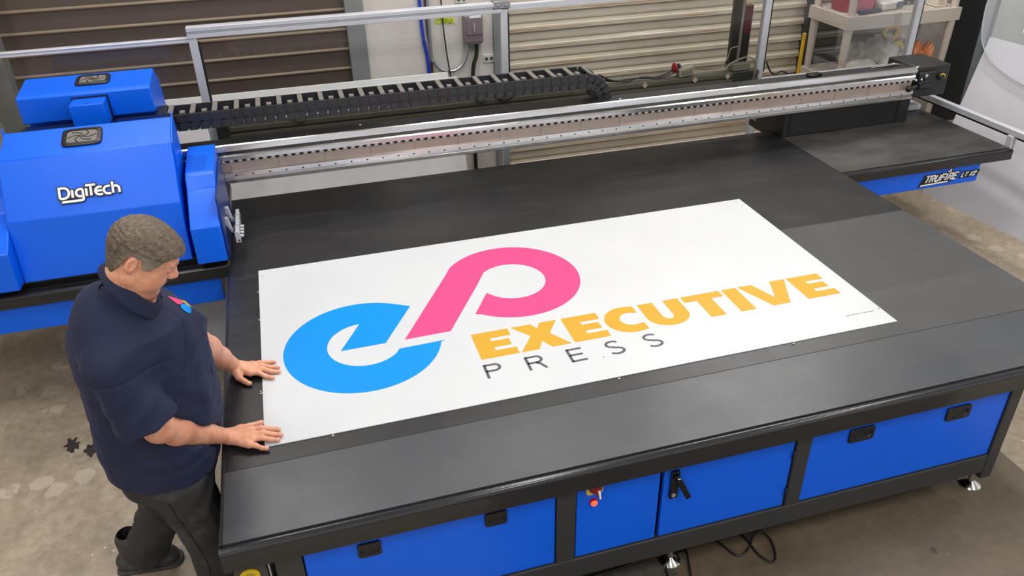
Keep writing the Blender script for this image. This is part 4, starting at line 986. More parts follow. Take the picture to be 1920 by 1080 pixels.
mb = MB(); mb.box(5.40, 6.4, -.3, 2.745, FZ, 1.6); mb.build('cabinet_body', simple('grey_green_enamel', (150, 156, 150), .45), t, bevel=.006)
mb = MB(); mb.box(5.44, 6.4, 2.80, 2.90, FZ, 1.6); mb.build('rear_section', simple('blue_grey_enamel', (135, 145, 150), .4), t, bevel=.006)
mb = MB(); mb.box(5.42, 6.4, 2.745, 2.80, FZ, 1.6); mb.build('gap_shadow_strip', simple('gap_shade_black', (10, 10, 10), .7), t, smooth=0)  # black strip added to stand for the shade inside the gap
lb = (2.28, 2.48, .33, .52)
mb = MB(); mb.box(5.396, 5.40, lb[0], lb[1], lb[2], lb[3]); lbo = mb.build('sticker', WHITEP, t, bevel=.001)
mb = MB(); mb.box(5.394, 5.396, lb[1]-.05, lb[1]-.02, lb[2]+.025, lb[2]+.055); mb.build('sticker_print', BLACKINK, lbo, smooth=0)
mb = MB(); mb.box(5.394, 5.396, lb[1]-.045, lb[1]-.03, lb[2]+.012, lb[2]+.022); mb.build('sticker_red_print', REDP, lbo, smooth=0)

# ------------------------------------------------------------------ floor cables and mat
def fl(pts, r, label, mat=PLAST):
    mb = MB(); mb.tube(pts, r, 8, smoothpath=10); c = np.mean(np.array(pts), 0)
    return tag(mb.build('floor_cable', mat, org=(c[0], c[1], FZ)), label, 'cable')
# ------------------------------------------------------------------ the person (signed distance fields turned into meshes)
def smin(a, b, k):
    h = np.clip(.5+.5*(b-a)/k, 0, 1); return b*(1-h)+a*h-k*h*(1-h)
def smax(a, b, k): return -smin(-a, -b, k)
def cone(P, a, b, r0, r1):
    a = np.asarray(a, np.float32); b = np.asarray(b, np.float32); ba = b-a
    t = np.clip(((P-a)@ba)/(ba@ba), 0, 1); d = P-a-t[:, None]*ba
    return np.sqrt((d*d).sum(1))-(r0+(r1-r0)*t)
def chain(P, pts, rs, k=.01):
    d = None
    for i in range(len(pts)-1):
        e = cone(P, pts[i], pts[i+1], rs[i], rs[i+1]); d = e if d is None else smin(d, e, k)
    return d
def elli(P, c, r, M=None):
    q = P-np.asarray(c, np.float32)
    if M is not None: q = q@M
    r = np.asarray(r, np.float32)
    k0 = np.sqrt(((q/r)**2).sum(1)); k1 = np.sqrt(((q/(r*r))**2).sum(1))+1e-9
    return k0*(k0-1)/k1
def vnoise(P, s, seed=0):
    """cheap smooth 3D noise from rotated sines"""
    rs = np.random.RandomState(seed); o = 0
    for i in range(5):
        v = rs.randn(3); v /= np.linalg.norm(v); w = rs.randn(3); w /= np.linalg.norm(w)
        o = o+np.sin(P@(v*s*(1+.35*i))+rs.rand()*6+1.3*np.sin(P@(w*s*.7)+rs.rand()*6))
    return o/5
def surface(fn, lo, hi, h, B=8):
    lo = np.array(lo, float); hi = np.array(hi, float)
    n = (np.ceil((hi-lo)/h/B)).astype(int); N3 = n*B
    cx = [lo[i]+h*(np.arange(n[i])*B+(B-1)/2) for i in range(3)]
    G = np.stack(np.meshgrid(*cx, indexing='ij'), -1).reshape(-1, 3).astype(np.float32)
    cd = np.concatenate([fn(G[i:i+200000]) for i in range(0, len(G), 200000)])
    D = np.repeat(cd[:, None], 1, 1).astype(np.float32)
    full = np.empty((n[0], n[1], n[2], B, B, B), np.float32)
    full[:] = cd.reshape(*n)[..., None, None, None]
    act = np.nonzero(np.abs(cd) < h*B*1.9)[0]
    loc = np.stack(np.meshgrid(*[np.arange(B)-(B-1)/2]*3, indexing='ij'), -1).reshape(-1, 3).astype(np.float32)*h
    ff = full.reshape(-1, B*B*B)
    step = 600
    for i in range(0, len(act), step):
        ids = act[i:i+step]; P = (G[ids][:, None, :]+loc[None]).reshape(-1, 3)
        ff[ids] = fn(P).reshape(len(ids), -1)
    D = full.transpose(0, 3, 1, 4, 2, 5).reshape(N3)
    Sg = (D < 0)
    s = Sg.astype(np.uint8)
    c = s[:-1, :-1, :-1]+s[1:, :-1, :-1]+s[:-1, 1:, :-1]+s[1:, 1:, :-1]+s[:-1, :-1, 1:]+s[1:, :-1, 1:]+s[:-1, 1:, 1:]+s[1:, 1:, 1:]
    ai = np.argwhere((c > 0) & (c < 8))
    idm = np.full(c.shape, -1, np.int32); idm[tuple(ai.T)] = np.arange(len(ai))
    corners = np.array([(i, j, k) for i in (0, 1) for j in (0, 1) for k in (0, 1)])
    vals = np.stack([D[ai[:, 0]+o[0], ai[:, 1]+o[1], ai[:, 2]+o[2]] for o in corners], 1)
    acc = np.zeros((len(ai), 3)); cnt = np.zeros(len(ai))
    for a in range(8):
        for b in range(a+1, 8):
            if np.abs(corners[a]-corners[b]).sum() != 1: continue
            va, vb = vals[:, a], vals[:, b]; m = (va < 0) != (vb < 0)
            t = np.where(m, va/np.where(m, va-vb, 1), 0)
            acc += m[:, None]*(corners[a]+t[:, None]*(corners[b]-corners[a])); cnt += m
    V = lo+h*(ai+acc/cnt[:, None])
    F = []
    for ax in range(3):
        sl0 = [slice(None)]*3; sl1 = [slice(None)]*3; sl0[ax] = slice(0, -1); sl1[ax] = slice(1, None)
        ch = Sg[tuple(sl0)] != Sg[tuple(sl1)]
        e = np.argwhere(ch); u, w = [(1, 2), (2, 0), (0, 1)][ax]
        ok = (e[:, u] > 0) & (e[:, w] > 0) & (e[:, u] < c.shape[u]) & (e[:, w] < c.shape[w]); e = e[ok]
        inside = Sg[tuple(e.T)]
        q = []
        for du, dw in ((-1, -1), (0, -1), (0, 0), (-1, 0)):
            f = e.copy(); f[:, u] += du; f[:, w] += dw; q.append(idm[tuple(f.T)])
        q = np.stack(q, 1); q[~inside] = q[~inside][:, ::-1]
        F.append(q[(q >= 0).all(1)])
    return V, np.concatenate(F)
def mesh_obj(name, V, F, mats, parent, org, mi=None):
    me = bpy.data.meshes.new(name); V = V-np.array(org)
    me.vertices.add(len(V)); me.vertices.foreach_set('co', V.astype(np.float32).ravel())
    me.loops.add(F.size); me.loops.foreach_set('vertex_index', F.astype(np.int32).ravel())
    me.polygons.add(len(F)); me.polygons.foreach_set('loop_start', np.arange(0, F.size, 4, dtype=np.int32))
    me.update(calc_edges=True); me.validate()
    for m in (mats if isinstance(mats, (list, tuple)) else [mats]): me.materials.append(m)
    me.polygons.foreach_set('use_smooth', [True]*len(me.polygons))
    if mi is not None: me.polygons.foreach_set('material_index', mi.astype(np.int32))
    o = bpy.data.objects.new(name, me); C.objects.link(o)
    o['_o'] = tuple(org)
    if parent is not None: o.parent = parent
    else: o.location = org
    return o

# head frame: f forward (down the nose), s to his left, u up through the crown
PIT = math.radians(38); YAW = math.radians(3)
Fv = np.array((math.cos(PIT)*math.cos(YAW), math.cos(PIT)*math.sin(YAW), -math.sin(PIT)))
Uv = np.array((math.sin(PIT)*math.cos(YAW), math.sin(PIT)*math.sin(YAW), math.cos(PIT)))
Sv = np.cross(Uv, Fv)
HC = np.array((-.190, -.030, .765)); HM = np.stack([Fv, Sv, Uv], 1).astype(np.float32)
def hl(P): return (P-HC.astype(np.float32))@HM
def W(f, s, u): return HC+Fv*f+Sv*s+Uv*u
def head_sdf(P):
    Q = hl(P)
    d = elli(Q, (-.008, 0, .026), (.080, .071, .070))
    d = smin(d, elli(Q, (.026, 0, -.022), (.056, .058, .066)), .03)
    d = smin(d, elli(Q, (.040, 0, .030), (.042, .052, .040)), .02)
    Qa = Q*np.array((1, 1, 1), np.float32); Qa[:, 1] = np.abs(Qa[:, 1])
    d = smin(d, cone(Qa, (-.005, .050, -.050), (.055, .018, -.083), .020, .019), .03)     # jaw
    d = smin(d, elli(Qa, (.045, .036, -.038), (.030, .024, .032)), .02)                   # cheeks
    d = smin(d, elli(Q, (.035, 0, -.090), (.040, .040, .022)), .02)                       # under the chin
    d = smin(d, elli(Q, (.068, 0, -.081), (.017, .021, .016)), .014)                      # chin
    d = smin(d, cone(Qa, (.072, .036, .027), (.079, .006, .024), .009, .009), .012)       # brow
    d = smax(d, -elli(Qa, (.089, .034, .007), (.019, .017, .012)), .010)                  # sockets
    d = smin(d, elli(Qa, (.064, .033, .006), (.013, .0145, .0115)), .004)                 # closed lids
    d = smin(d, cone(Q, (.078, 0, .016), (.094, 0, -.012), .0075, .0105), .010)           # nose bridge
    d = smin(d, elli(Q, (.095, 0, -.017), (.0125, .0115, .0105)), .006)
    d = smin(d, elli(Qa, (.086, .0125, -.020), (.011, .0075, .0085)), .005)
    d = smax(d, -elli(Qa, (.093, .0065, -.0275), (.005, .0035, .004)), .003)
    d = smin(d, cone(Qa, (.078, .020, -.046), (.084, .0, -.043), .0045, .0062), .004)     # lips
    d = smin(d, cone(Qa, (.076, .019, -.052), (.081, .0, -.056), .0045, .0068), .004)
    d = smax(d, -cone(Qa, (.085, .021, -.0490), (.0915, 0, -.0490), .0018, .0022), .002)
    # ears
    ce = np.array((-.024, .0725, -.003), np.float32)
    e = elli(Qa, ce, (.0145, .0085, .0245)); e = smax(e, -elli(Qa, ce+np.array((.003, .0065, .003), np.float32), (.0085, .0065, .0155)), .002)
    e = smin(e, elli(Qa, ce+np.array((.008, -.001, -.005), np.float32), (.004, .004, .006)), .003)
    e = smin(e, elli(Qa, ce+np.array((.004, -.002, -.021), np.float32), (.006, .005, .008)), .004)
    return smin(d, e, .005)
RS = dict(sh=(-.322, -.138, .485), el=(-.260, -.112, .248), wr=(-.118, .057, .034))
LS = dict(sh=(-.240, .190, .462), el=(-.168, .292, .262), wr=(-.094, .449, .036))
RH = {'th': [(-.100, .075, .030), (-.072, .098, .022), (-.045, .110, .014), (-.009, .119, .0118)], 'i': [(-.040, .074, .026), (-.008, .076, .024), (.022, .073, .0135), (.046, .068, .0112)],
      'm': [(-.035, .047, .028), (.000, .049, .025), (.030, .043, .0140), (.053, .037, .0112)], 'r': [(-.037, .024, .026), (-.006, .026, .0235), (.022, .020, .0135), (.043, .015, .0112)],
      'p': [(-.047, .006, .021), (-.026, -.002, .019), (-.008, -.012, .0125), (.007, -.018, .0105)]}
LH = {'th': [(-.092, .420, .030), (-.079, .390, .022), (-.062, .372, .014), (-.046, .357, .0112)], 'i': [(-.038, .401, .026), (-.010, .396, .024), (.014, .380, .0135), (.036, .367, .0112)],
      'm': [(-.026, .417, .028), (.004, .415, .025), (.034, .404, .0140), (.058, .398, .0112)], 'r': [(-.024, .438, .026), (.004, .440, .0235), (.032, .432, .0135), (.057, .427, .0112)],
      'p': [(-.030, .460, .021), (-.004, .466, .019), (.022, .468, .0125), (.045, .468, .0105)]}
def hand_sdf(P, A, H, side):
    wr = np.array(A['wr']); el = np.array(A['el'])
    d = chain(P, [el, el+(wr-el)*.25, el+(wr-el)*.6, wr], [.041, .044, .034, .0245], .02)
    # flatten the wrist slightly with two parallel bones
    off = np.cross((wr-el)/np.linalg.norm(wr-el), (0, 0, 1)); off /= np.linalg.norm(off)
    d = smin(d, cone(P, el+(wr-el)*.6+off*.006, wr+off*.009, .026, .0185), .012); d = smin(d, cone(P, el+(wr-el)*.6-off*.006, wr-off*.009, .026, .0185), .012)
    for f, r in (('i', .0135), ('m', .0135), ('r', .0130), ('p', .0120)):
        d = smin(d, cone(P, wr+np.array((.004, 0, -.006))+(np.array(H[f][0])-wr)*.12, H[f][0], .0175, r), .012)
    mid = [np.mean([H['i'][0], H['m'][0]], 0), np.mean([H['m'][0], H['r'][0]], 0), np.mean([H['r'][0], H['p'][0]], 0)]
    for m_ in mid: d = smin(d, cone(P, wr+(m_-wr)*.3, m_-np.array((.006, 0, .002)), .0165, .0115), .010)
    d = smin(d, cone(P, wr+(np.array(H['th'][1])-wr)*.25, H['th'][1], .0180, .0135), .014)
    for f, rs in (('th', (.0135, .0115, .0100, .0088)), ('i', (.0110, .0098, .0086, .0074)), ('m', (.0112, .0100, .0088, .0076)), ('r', (.0106, .0095, .0084, .0072)), ('p', (.0098, .0086, .0075, .0066))):
        pts = H[f][1:] if f == 'th' else H[f]; r_ = rs[1:] if f == 'th' else rs
        g = chain(P, pts, r_, .004)
        for q, rr in ((pts[1], r_[1]),):                                            # knuckle
            g = smin(g, elli(P, (q[0], q[1], q[2]+.001), (rr*1.12, rr*1.06, rr*1.02)), .003)
        tip = np.array(pts[-1]); g = smin(g, elli(P, tip, (rs[-1]*1.35, rs[-1]*1.05, rs[-1]*.98)), .003)
        d = smin(d, g, .0055)
    # knuckle bumps over the palm
    for f in 'imrp': d = smin(d, elli(P, (H[f][0][0], H[f][0][1], H[f][0][2]+.004), (.010, .0085, .0095)), .007)
    d = smin(d, cone(P, A['sh'], el, .058, .044), .02)
    return d
TZ = np.array([-.75, -.30, -.10, .00, .10, .22, .34, .44, .50, .55, .60, .645])
TCX = np.array([-.30, -.30, -.312, -.314, -.304, -.292, -.286, -.280, -.276, -.276, -.282, -.268])
TCY = np.array([.085, .085, .085, .085, .082, .078, .068, .050, .030, .012, .0, -.010])
TRX = np.array([.150, .150, .158, .170, .186, .186, .181, .175, .168, .148, .104, .066])
TRY = np.array([.165, .165, .172, .180, .182, .180, .180, .182, .176, .150, .104, .066])
def torso(P, g=0.):
    z = P[:, 2]; cx = np.interp(z, TZ, TCX); cy = np.interp(z, TZ, TCY); rx = np.interp(z, TZ, TRX)-g; ry = np.interp(z, TZ, TRY)-g
    dx, dy = P[:, 0]-cx, P[:, 1]-cy; yw = np.interp(z, (0, .3, .5), (.15, .35, .62)); c_, s_ = np.cos(yw), np.sin(yw); dx, dy = dx*c_-dy*s_, dx*s_+dy*c_
    q = (np.abs(dx/rx)**2.4+np.abs(dy/ry)**2.4)**(1/2.4)
    d = (q-1)*np.minimum(rx, ry)
    return d.astype(np.float32)
NB, NT = np.array((-.278, -.005, .590)), W(-.020, 0, -.045)
LEG_R = [(-.290, -.005, -.02), (-.225, -.030, -.33), (-.235, -.070, -.62)]
LEG_L = [(-.335, .165, -.02), (-.400, .205, -.33), (-.545, .275, -.60)]
def body_sdf(P):
    d = head_sdf(P)
    d = smin(d, cone(P, NB, NT, .056, .046), .03)
    d = smin(d, cone(P, W(-.015, 0, -.070), NB+np.array((.045, 0, .01)), .040, .045), .03)
    t = np.maximum(torso(P, .022), P[:, 2]-.60); t = smax(t, -(P[:, 2]+.06), .03)
    d = smin(d, t, .03)
    for A, H, s in ((RS, RH, -1), (LS, LH, 1)): d = smin(d, hand_sdf(P, A, H, s), .02)
    for Lg in (LEG_R, LEG_L): d = smin(d, chain(P, Lg, (.075, .050, .034), .03), .03)
    return d
pe = thing('person', (-.38, .09, FZ), 'person in navy polo shirt leaning with both hands flat on the white board', 'person')
mS, nt, b = new_mat('skin')
c = ramp(nt, noise(nt, 16, 4, .6), [(.32, srgb(206, 138, 106)), (.5, srgb(220, 158, 126)), (.7, srgb(228, 172, 142))])
c = mixc(nt, .28, c, ramp(nt, noise(nt, 70, 3, .7), [(.35, srgb(196, 112, 88)), (.65, srgb(232, 176, 146))]))
L(nt, c, b.inputs['Base Color']); b.inputs['Roughness'].default_value = .48
b.inputs['Subsurface Weight'].default_value = .12; b.inputs['Subsurface Radius'].default_value = (.012, .005, .003); b.inputs['Subsurface Scale'].default_value = 1.
bump(nt, b, noise(nt, 260, 3, .6), .18, .0015)
SKIN = mS
LIP = simple('lip_skin', (188, 112, 98), .45, nscale=40); NAIL = simple('nail', (232, 178, 160), .3, nscale=60); STUB = simple('stubble_skin', (186, 138, 116), .6, nscale=120, var=.14)
V, F = surface(body_sdf, (-.66, -.24, -.70), (.085, .52, .90), .0034)
cen = V[F].mean(1).astype(np.float32); Qc = hl(cen)
mi = np.zeros(len(F), int)
lip = (np.abs(Qc[:, 1]) < .0215) & (Qc[:, 0] > .078) & (Qc[:, 2] < -.0395) & (Qc[:, 2] > -.0615) & (np.linalg.norm(Qc, axis=1) < .2); mi[lip] = 1
body = mesh_obj('body', V, F, [SKIN, LIP], pe, pe['_o'], mi)
# beard shadow as a soft darker skin tone mixed by position in the head's own frame
tcn = nt.nodes['TC']
wc = Vector(W(.040, 0, -.075))-Vector(pe['_o'])
vd = N(nt, 'ShaderNodeVectorMath', operation='DISTANCE'); L(nt, tcn.outputs['Object'], vd.inputs[0]); vd.inputs[1].default_value = wc
bf = ramp(nt, vd.outputs['Value'], [(.035, (1, 1, 1, 1)), (.062, (0, 0, 0, 1))])
c2 = mixc(nt, math_(nt, 'MULTIPLY', bf, .42), c, srgb(150, 108, 90)); L(nt, c2, b.inputs['Base Color'])

# hair
UF = np.array([-.14, -.090, -.070, -.052, -.045, -.039, -.008, .001, .010, .024, .036, .048, .064, .080, .12])
UU = np.array([-.084, -.086, -.082, -.064, -.022, .020, .022, .004, -.005, -.004, .018, .038, .051, .056, .056])
def hair_sdf(P):
    Q = hl(P)
    d = elli(Q, (-.008, 0, .026), (.080, .071, .070)); d = smin(d, elli(Q, (.040, 0, .030), (.042, .052, .040)), .02)
    d = smin(d, elli(Q, (.026, 0, -.022), (.056, .058, .066)), .03)
    d = smin(d, cone(P, NB, NT, .056, .046), .03)
    low = np.clip((-.030-Q[:, 2])/.035, 0, 1)
    th = .0105-.0075*low+.0045*np.clip(Q[:, 2]/.08, 0, 1)+.003*np.clip((Q[:, 0]-.02)/.06, 0, 1)
    side = np.clip((np.abs(Q[:, 1])-.045)/.03, 0, 1)*(Q[:, 0] > -.07); th = th-.0045*side*(Q[:, 2] < .04)
    # swept strands
    ang = Q[:, 0]*150+vnoise(P, 30, 3)*1.6+Q[:, 2]*60
    st = .0008*np.sin(Q[:, 1]*260+vnoise(P, 45, 4)*3+Q[:, 0]*35)+.0007*np.sin(Q[:, 2]*330+vnoise(P, 60, 5)*3+Q[:, 0]*120)+.0012*vnoise(P, 150, 6)
    d = d-th-st
    g = Q[:, 2]-np.interp(Q[:, 0], UF, UU)+.003*vnoise(P, 140, 8)
    return smax(d, -g*.75, .006)
hm, nt, b = new_mat('grey_brown_hair')
wv = noise(nt, 28, 5, .65, scaled(nt, 1, 1, 2.2), dist=1.5); fn_ = noise(nt, 160, 4, .7, scaled(nt, .5, 1, 1.6), dist=.8)
hcol = mixc(nt, .5, ramp(nt, wv, [(.3, srgb(52, 41, 32)), (.52, srgb(88, 73, 58)), (.72, srgb(132, 116, 98))]), ramp(nt, fn_, [(.35, srgb(50, 40, 32)), (.65, srgb(140, 124, 106))]))
tch = nt.nodes['TC']; vd = N(nt, 'ShaderNodeVectorMath', operation='DISTANCE'); L(nt, tch.outputs['Object'], vd.inputs[0]); vd.inputs[1].default_value = Vector(W(-.0, -.075, -.015))-Vector(pe['_o'])
hcol = mixc(nt, math_(nt, 'MULTIPLY', ramp(nt, vd.outputs['Value'], [(.02, (1, 1, 1, 1)), (.07, (0, 0, 0, 1))]), .55), hcol, srgb(176, 164, 152))
L(nt, hcol, b.inputs['Base Color']); b.inputs['Roughness'].default_value = .55; bump(nt, b, fn_, .7, .004)
V, F = surface(hair_sdf, HC-.135, HC+.15, .0018); mesh_obj('hair', V, F, hm, pe, pe['_o'])
# eyebrows and lashes
mb = MB()
for s in (-1, 1):
    mb.tube([W(.0855, s*.018, .029), W(.0845, s*.027, .033), W(.0775, s*.042, .032)], [.0018, .0028, .0015], 8, smoothpath=4)
mb.build('eyebrows', simple('brow_hair', (158, 124, 102), .7), pe)
mb = MB()
for s in (-1, 1):
    mb.tube([W(.0745, s*.021, .0015), W(.0765, s*.031, -.0015), W(.0705, s*.044, .001)], [.0008, .0012, .0008], 6, smoothpath=4)
mb.build('eyelashes', simple('lash', (90, 62, 50), .6), pe)
# nails
def nails(H, nm):
    for f in ('th', 'i', 'm', 'r', 'p'):
        a, t_ = np.array(H[f][-2]), np.array(H[f][-1]); d = (t_-a)/np.linalg.norm(t_-a)
        sdir = np.cross((0, 0, 1), d); sdir /= np.linalg.norm(sdir); up_ = np.cross(d, sdir)
        r = .0085 if f == 'th' else .0072
        c_ = t_+d*r*.25+up_*r*.80
        mb = MB(); rt = Matrix((d, sdir, up_)).transposed(); mb.ell(c_, (r*.72, r*.62, r*.22), 14, 8, 0, rt); mb.build('fingernail', NAIL, pe)
nails(RH, 'r'); nails(LH, 'l')

# polo shirt
SLR = dict(a=np.array(RS['sh'])+(.0, -.006, .008), b=np.array((-.278, -.142, .306)))
SLL = dict(a=np.array(LS['sh'])+(0, .004, .008), b=np.array((-.178, .262, .322)))
def sleeve(P, A, hemr, ar):
    a, b_ = A['a'], A['b']; ax = (b_-a)/np.linalg.norm(b_-a)
    d = cone(P, a-ax*.01, b_+ax*.06, ar, hemr*1.06)
    h = (P-b_)@ax.astype(np.float32)                       # beyond the hem
    d = smax(d, h.astype(np.float32), .003)
    return d, h, (P-a)@ax.astype(np.float32)
CC0 = np.array((-.250, -.012, .646)); CAX = np.array((.75, -.05, 1.)); CAX /= np.linalg.norm(CAX); CXF = np.array((1., 0, -.75)); CXF /= np.linalg.norm(CXF)
def shirt_sdf(P):
    t = torso(P, 0.)
    folds = .0055*vnoise(P*np.array((1, 1, .45), np.float32), 30, 11)+.002*vnoise(P, 60, 12)
    t = smax(t, P[:, 2]-.645, .012)
    d = t
    d = smin(d, cone(P, (-.290, -.030, .548), (-.322, -.120, .492), .064, .056), .045)
    d = smin(d, cone(P, (-.280, .035, .545), (-.245, .190, .468), .062, .056), .03)
    d = smin(d, elli(P, (-.341, .0, .550), (.083, .125, .125)), .05)         # upper back
    d = d+folds*np.clip((.60-P[:, 2])/.1, 0, 1)
    # radiating folds from the armpit and at the waist
    rad = np.sqrt((P[:, 0]+.215)**2+(P[:, 2]-.40)**2); an = np.arctan2(P[:, 2]-.40, P[:, 0]+.215)
    d = d+.0045*np.sin(an*9+5*rad+.8*np.sin(P[:, 1]*18))*np.exp(-((rad-.15)/.055)**2)*(P[:, 1] < .05)
    wz = P[:, 2]-.06+.25*(P[:, 0]+.25); d = d+.0035*np.sin(wz*95+3*np.sin(P[:, 0]*16))*np.exp(-(wz/.075)**2)*np.clip((P[:, 0]+.36)/.06, 0, 1)*np.clip((P[:, 2]-.01)/.04, 0, 1)
    for A, hr, ar, sg in ((SLR, .089, .062, -1), (SLL, .075, .055, 1)):
        s, h, al = sleeve(P, A, hr, ar)
        s = s+.0065*vnoise(P*np.array((1, 1, .5), np.float32), 42, 14+sg)+.003*np.sin(al*70+P[:, 0]*40)*np.exp(-((al-.12)/.06)**2)
        b_ = A['b']; ax = (b_-A['a'])/np.linalg.norm(b_-A['a'])
        s = smax(s, -cone(P, b_-ax*.05, b_+ax*.10, hr*.5, hr*.95), .002)
        d = smin(d, s, np.interp(al, (-.02, .10, .15), (.05, .025, .006)))
        # armhole seam and hem stitch
        rad_ = np.linalg.norm(P-A['a'].astype(np.float32)-al[:, None]*ax.astype(np.float32), axis=1)
        d = d+.0035*np.exp(-((al-.012-.25*(P[:, 0]-A['a'][0]))/.0042)**2)*(rad_ < .125)*(sg*(P[:, 1]-.02) > .06)
        d = d+.0012*np.exp(-((h+.022)/.0025)**2)*(h < 0)*(s < .02)
    d = smax(d, -(cone(P, RS['el'], RS['wr'], .046, .030)), .025)
    # front placket line
    pl = P[:, 1]-(-.045+.22*(P[:, 2]-.5)); d = d-.0018*np.clip(1-np.abs(pl-.012)/.018, 0, .3)*3*(P[:, 0] > -.25)*(P[:, 2] > .33)
    d = d+.0025*np.exp(-((pl+.006)/.003)**2)*(P[:, 0] > -.25)*(P[:, 2] > .33)
    # hem: slightly lower behind, side vent
    hz = -.020-.10*(P[:, 0]+.30)+.002*np.sin(P[:, 1]*25)+.014*np.exp(-((P[:, 0]+.285)/.005)**2)*(P[:, 1] < 0)
    d = smax(d, hz-P[:, 2], .003)
    inner = smax(torso(P, .012), P[:, 2]-.02, .01); d = smax(d, -inner, .002)
    # neck opening
    h_ = (P-CC0.astype(np.float32))@CAX.astype(np.float32); kk = .5-.5*np.clip(((P-CC0.astype(np.float32))@CXF.astype(np.float32))/.075, -1, 1)
    sc_ = cone(P, NB-np.array((0, 0, .03)), NT, .082, .068); d = smin(d, smax(sc_, h_-(-.016+.050*kk), .003), .012)
    d = smax(d, -cone(P, NB+np.array((.0, 0, .0)), NT+np.array((-.01, 0, .03)), .059, .062), .004)
    d = smax(d, -elli(P, (-.212, -.008, .600), (.030, .018, .030)), .006)
    return d.astype(np.float32)
sm, nt, b = new_mat('navy_pique_cotton')
L(nt, ramp(nt, noise(nt, 5, 4, .6), [(.3, srgb(19, 27, 54)), (.7, srgb(25, 34, 64))]), b.inputs['Base Color'])
b.inputs['Roughness'].default_value = .85; b.inputs['Sheen Weight'].default_value = .10; b.inputs['Sheen Roughness'].default_value = .4; b.inputs['Sheen Tint'].default_value = srgb(120, 135, 190)
wr_ = noise(nt, 9, 4, .55, scaled(nt, 1.6, 1, .55), dist=1.2); h_n = math_(nt, 'ADD', math_(nt, 'MULTIPLY', wr_, 12.), math_(nt, 'MULTIPLY', noise(nt, 700, 2), .6)); bump(nt, b, h_n, .45, .0012)
V, F = surface(shirt_sdf, (-.52, -.26, -.06), (-.04, .40, .74), .0032); shirt = mesh_obj('polo_shirt', V, F, sm, pe, pe['_o'])
# folded collar: a sloping band round the neck, open at the throat
rs = []
for i in range(49):
    a = math.radians(12+336*i/48); ca_, sa_ = math.cos(a), math.sin(a)
    k = .5-.5*ca_      # 0 at the throat, 1 at the nape
    C0 = np.array((-.250, -.012, .646)); axn = np.array((.75, -.05, 1.)); axn /= np.linalg.norm(axn); xf = np.array((1., 0, -.75)); xf /= np.linalg.norm(xf); yf = np.array((0, 1., 0))
    def rp(r, h): return C0+xf*(r*1.12*ca_)+yf*(r*sa_)+axn*h
    up_h = .018+.062*k
    rs.append([rp(.0665, up_h-.034), rp(.0655, up_h*.7), rp(.0675, up_h), rp(.0715, up_h+.002), rp(.0765, up_h-.006), rp(.090, up_h-.036), rp(.0915, up_h-.041), rp(.082, up_h-.050), rp(.072, up_h-.030)])
mb = MB(); mb.rings(rs); mb.build('collar', sm, pe, smooth=70)
mb = MB()
for z, x in ((.500, -.128), (.44, -.107)): pass
# chest emblem (pink, blue and gold mark like the board's) on his left chest
EC = np.array((-.1385, .0276, .569)); EN = np.array((.60, .15, .78)); EN /= np.linalg.norm(EN)
EU = np.array((.16, .49, .857)); EU -= EN*(EU@EN); EU /= np.linalg.norm(EU); ET = np.cross(EU, EN)
def onshirt(a, b_):
    q = EC+ET*a*1.7+EU*b_*.72; ts = np.linspace(.03, -.04, 300); P = (q+EN*ts[:, None]).astype(np.float32); d = shirt_sdf(P); i = np.where(d < 0)[0]
    return q+EN*((ts[i[0]] if len(i) else 0)+.0026)
def decal(name, pts, mat):
    mb = MB(); c_ = onshirt(*np.mean(pts, 0)); q = [onshirt(*u) for u in pts]; n = len(q)
    mb.add([c_]+q, [(0, 1+i, 1+(i+1) % n) for i in range(n)]); return mb.build(name, mat, pe, smooth=60)
decal('emblem_blue', [(.002+.011*math.cos(a), -.030+.024*math.sin(a)) for a in np.linspace(0, 2*PI, 15)[:-1]], CYAN)
decal('emblem_pink', [(-.010, -.008), (-.010, .052), (.006, .034), (.008, .004), (.000, -.006)], PINK)
decal('emblem_gold', [(.011, -.020), (.010, .028), (.020, .014), (.021, -.026)], GOLD)

# trousers
def trouser_sdf(P):
    t = smax(torso(P, .014), P[:, 2]-.055, .01); t = smax(t, -(P[:, 2]+.10), .03)
    d = t
    for Lg, sg in ((LEG_R, -1), (LEG_L, 1)):
        Lg = [np.array(q) for q in Lg]
        l = chain(P, [Lg[0], Lg[1], Lg[2]+np.array((0, 0, -.02))], (.105, .078, .074), .03)
        ax = (Lg[2]-Lg[1])/np.linalg.norm(Lg[2]-Lg[1]); al = (P-Lg[2].astype(np.float32))@ax.astype(np.float32)
        l = smax(l, (al-.02).astype(np.float32), .004)
        l = l+.006*vnoise(P*np.array((1, 1, 1.6), np.float32), 30, 21+sg)+.003*vnoise(P, 80, 24)+.004*np.sin(al*60+P[:, 1]*30)*np.exp(-((al+.05)/.08)**2)
        l = smax(l, -cone(P, Lg[2]-ax*.02, Lg[2]+ax*.08, .052, .066), .003)
        d = smin(d, l, .02)
    d = smax(d, torso(P, .013)-np.clip((-.015-P[:, 2])*1.2, 0, 1), .006)
    # pocket flap lines
    d = d+.003*np.exp(-((P[:, 2]+.16+.4*(P[:, 0]+.25))/.004)**2)*(P[:, 1] < 0)*(P[:, 0] > -.30)
    return d.astype(np.float32)
tm, nt, b = new_mat('washed_black_denim')
L(nt, ramp(nt, noise(nt, 7, 6, .65), [(.3, srgb(34, 33, 34)), (.55, srgb(50, 48, 48)), (.75, srgb(84, 80, 78))]), b.inputs['Base Color']); b.inputs['Roughness'].default_value = .9
bump(nt, b, noise(nt, 120, 4, .7), .5, .003)
V, F = surface(trouser_sdf, (-.68, -.20, -.69), (-.10, .40, .08), .0042); mesh_obj('trousers', V, F, tm, pe, pe['_o'])
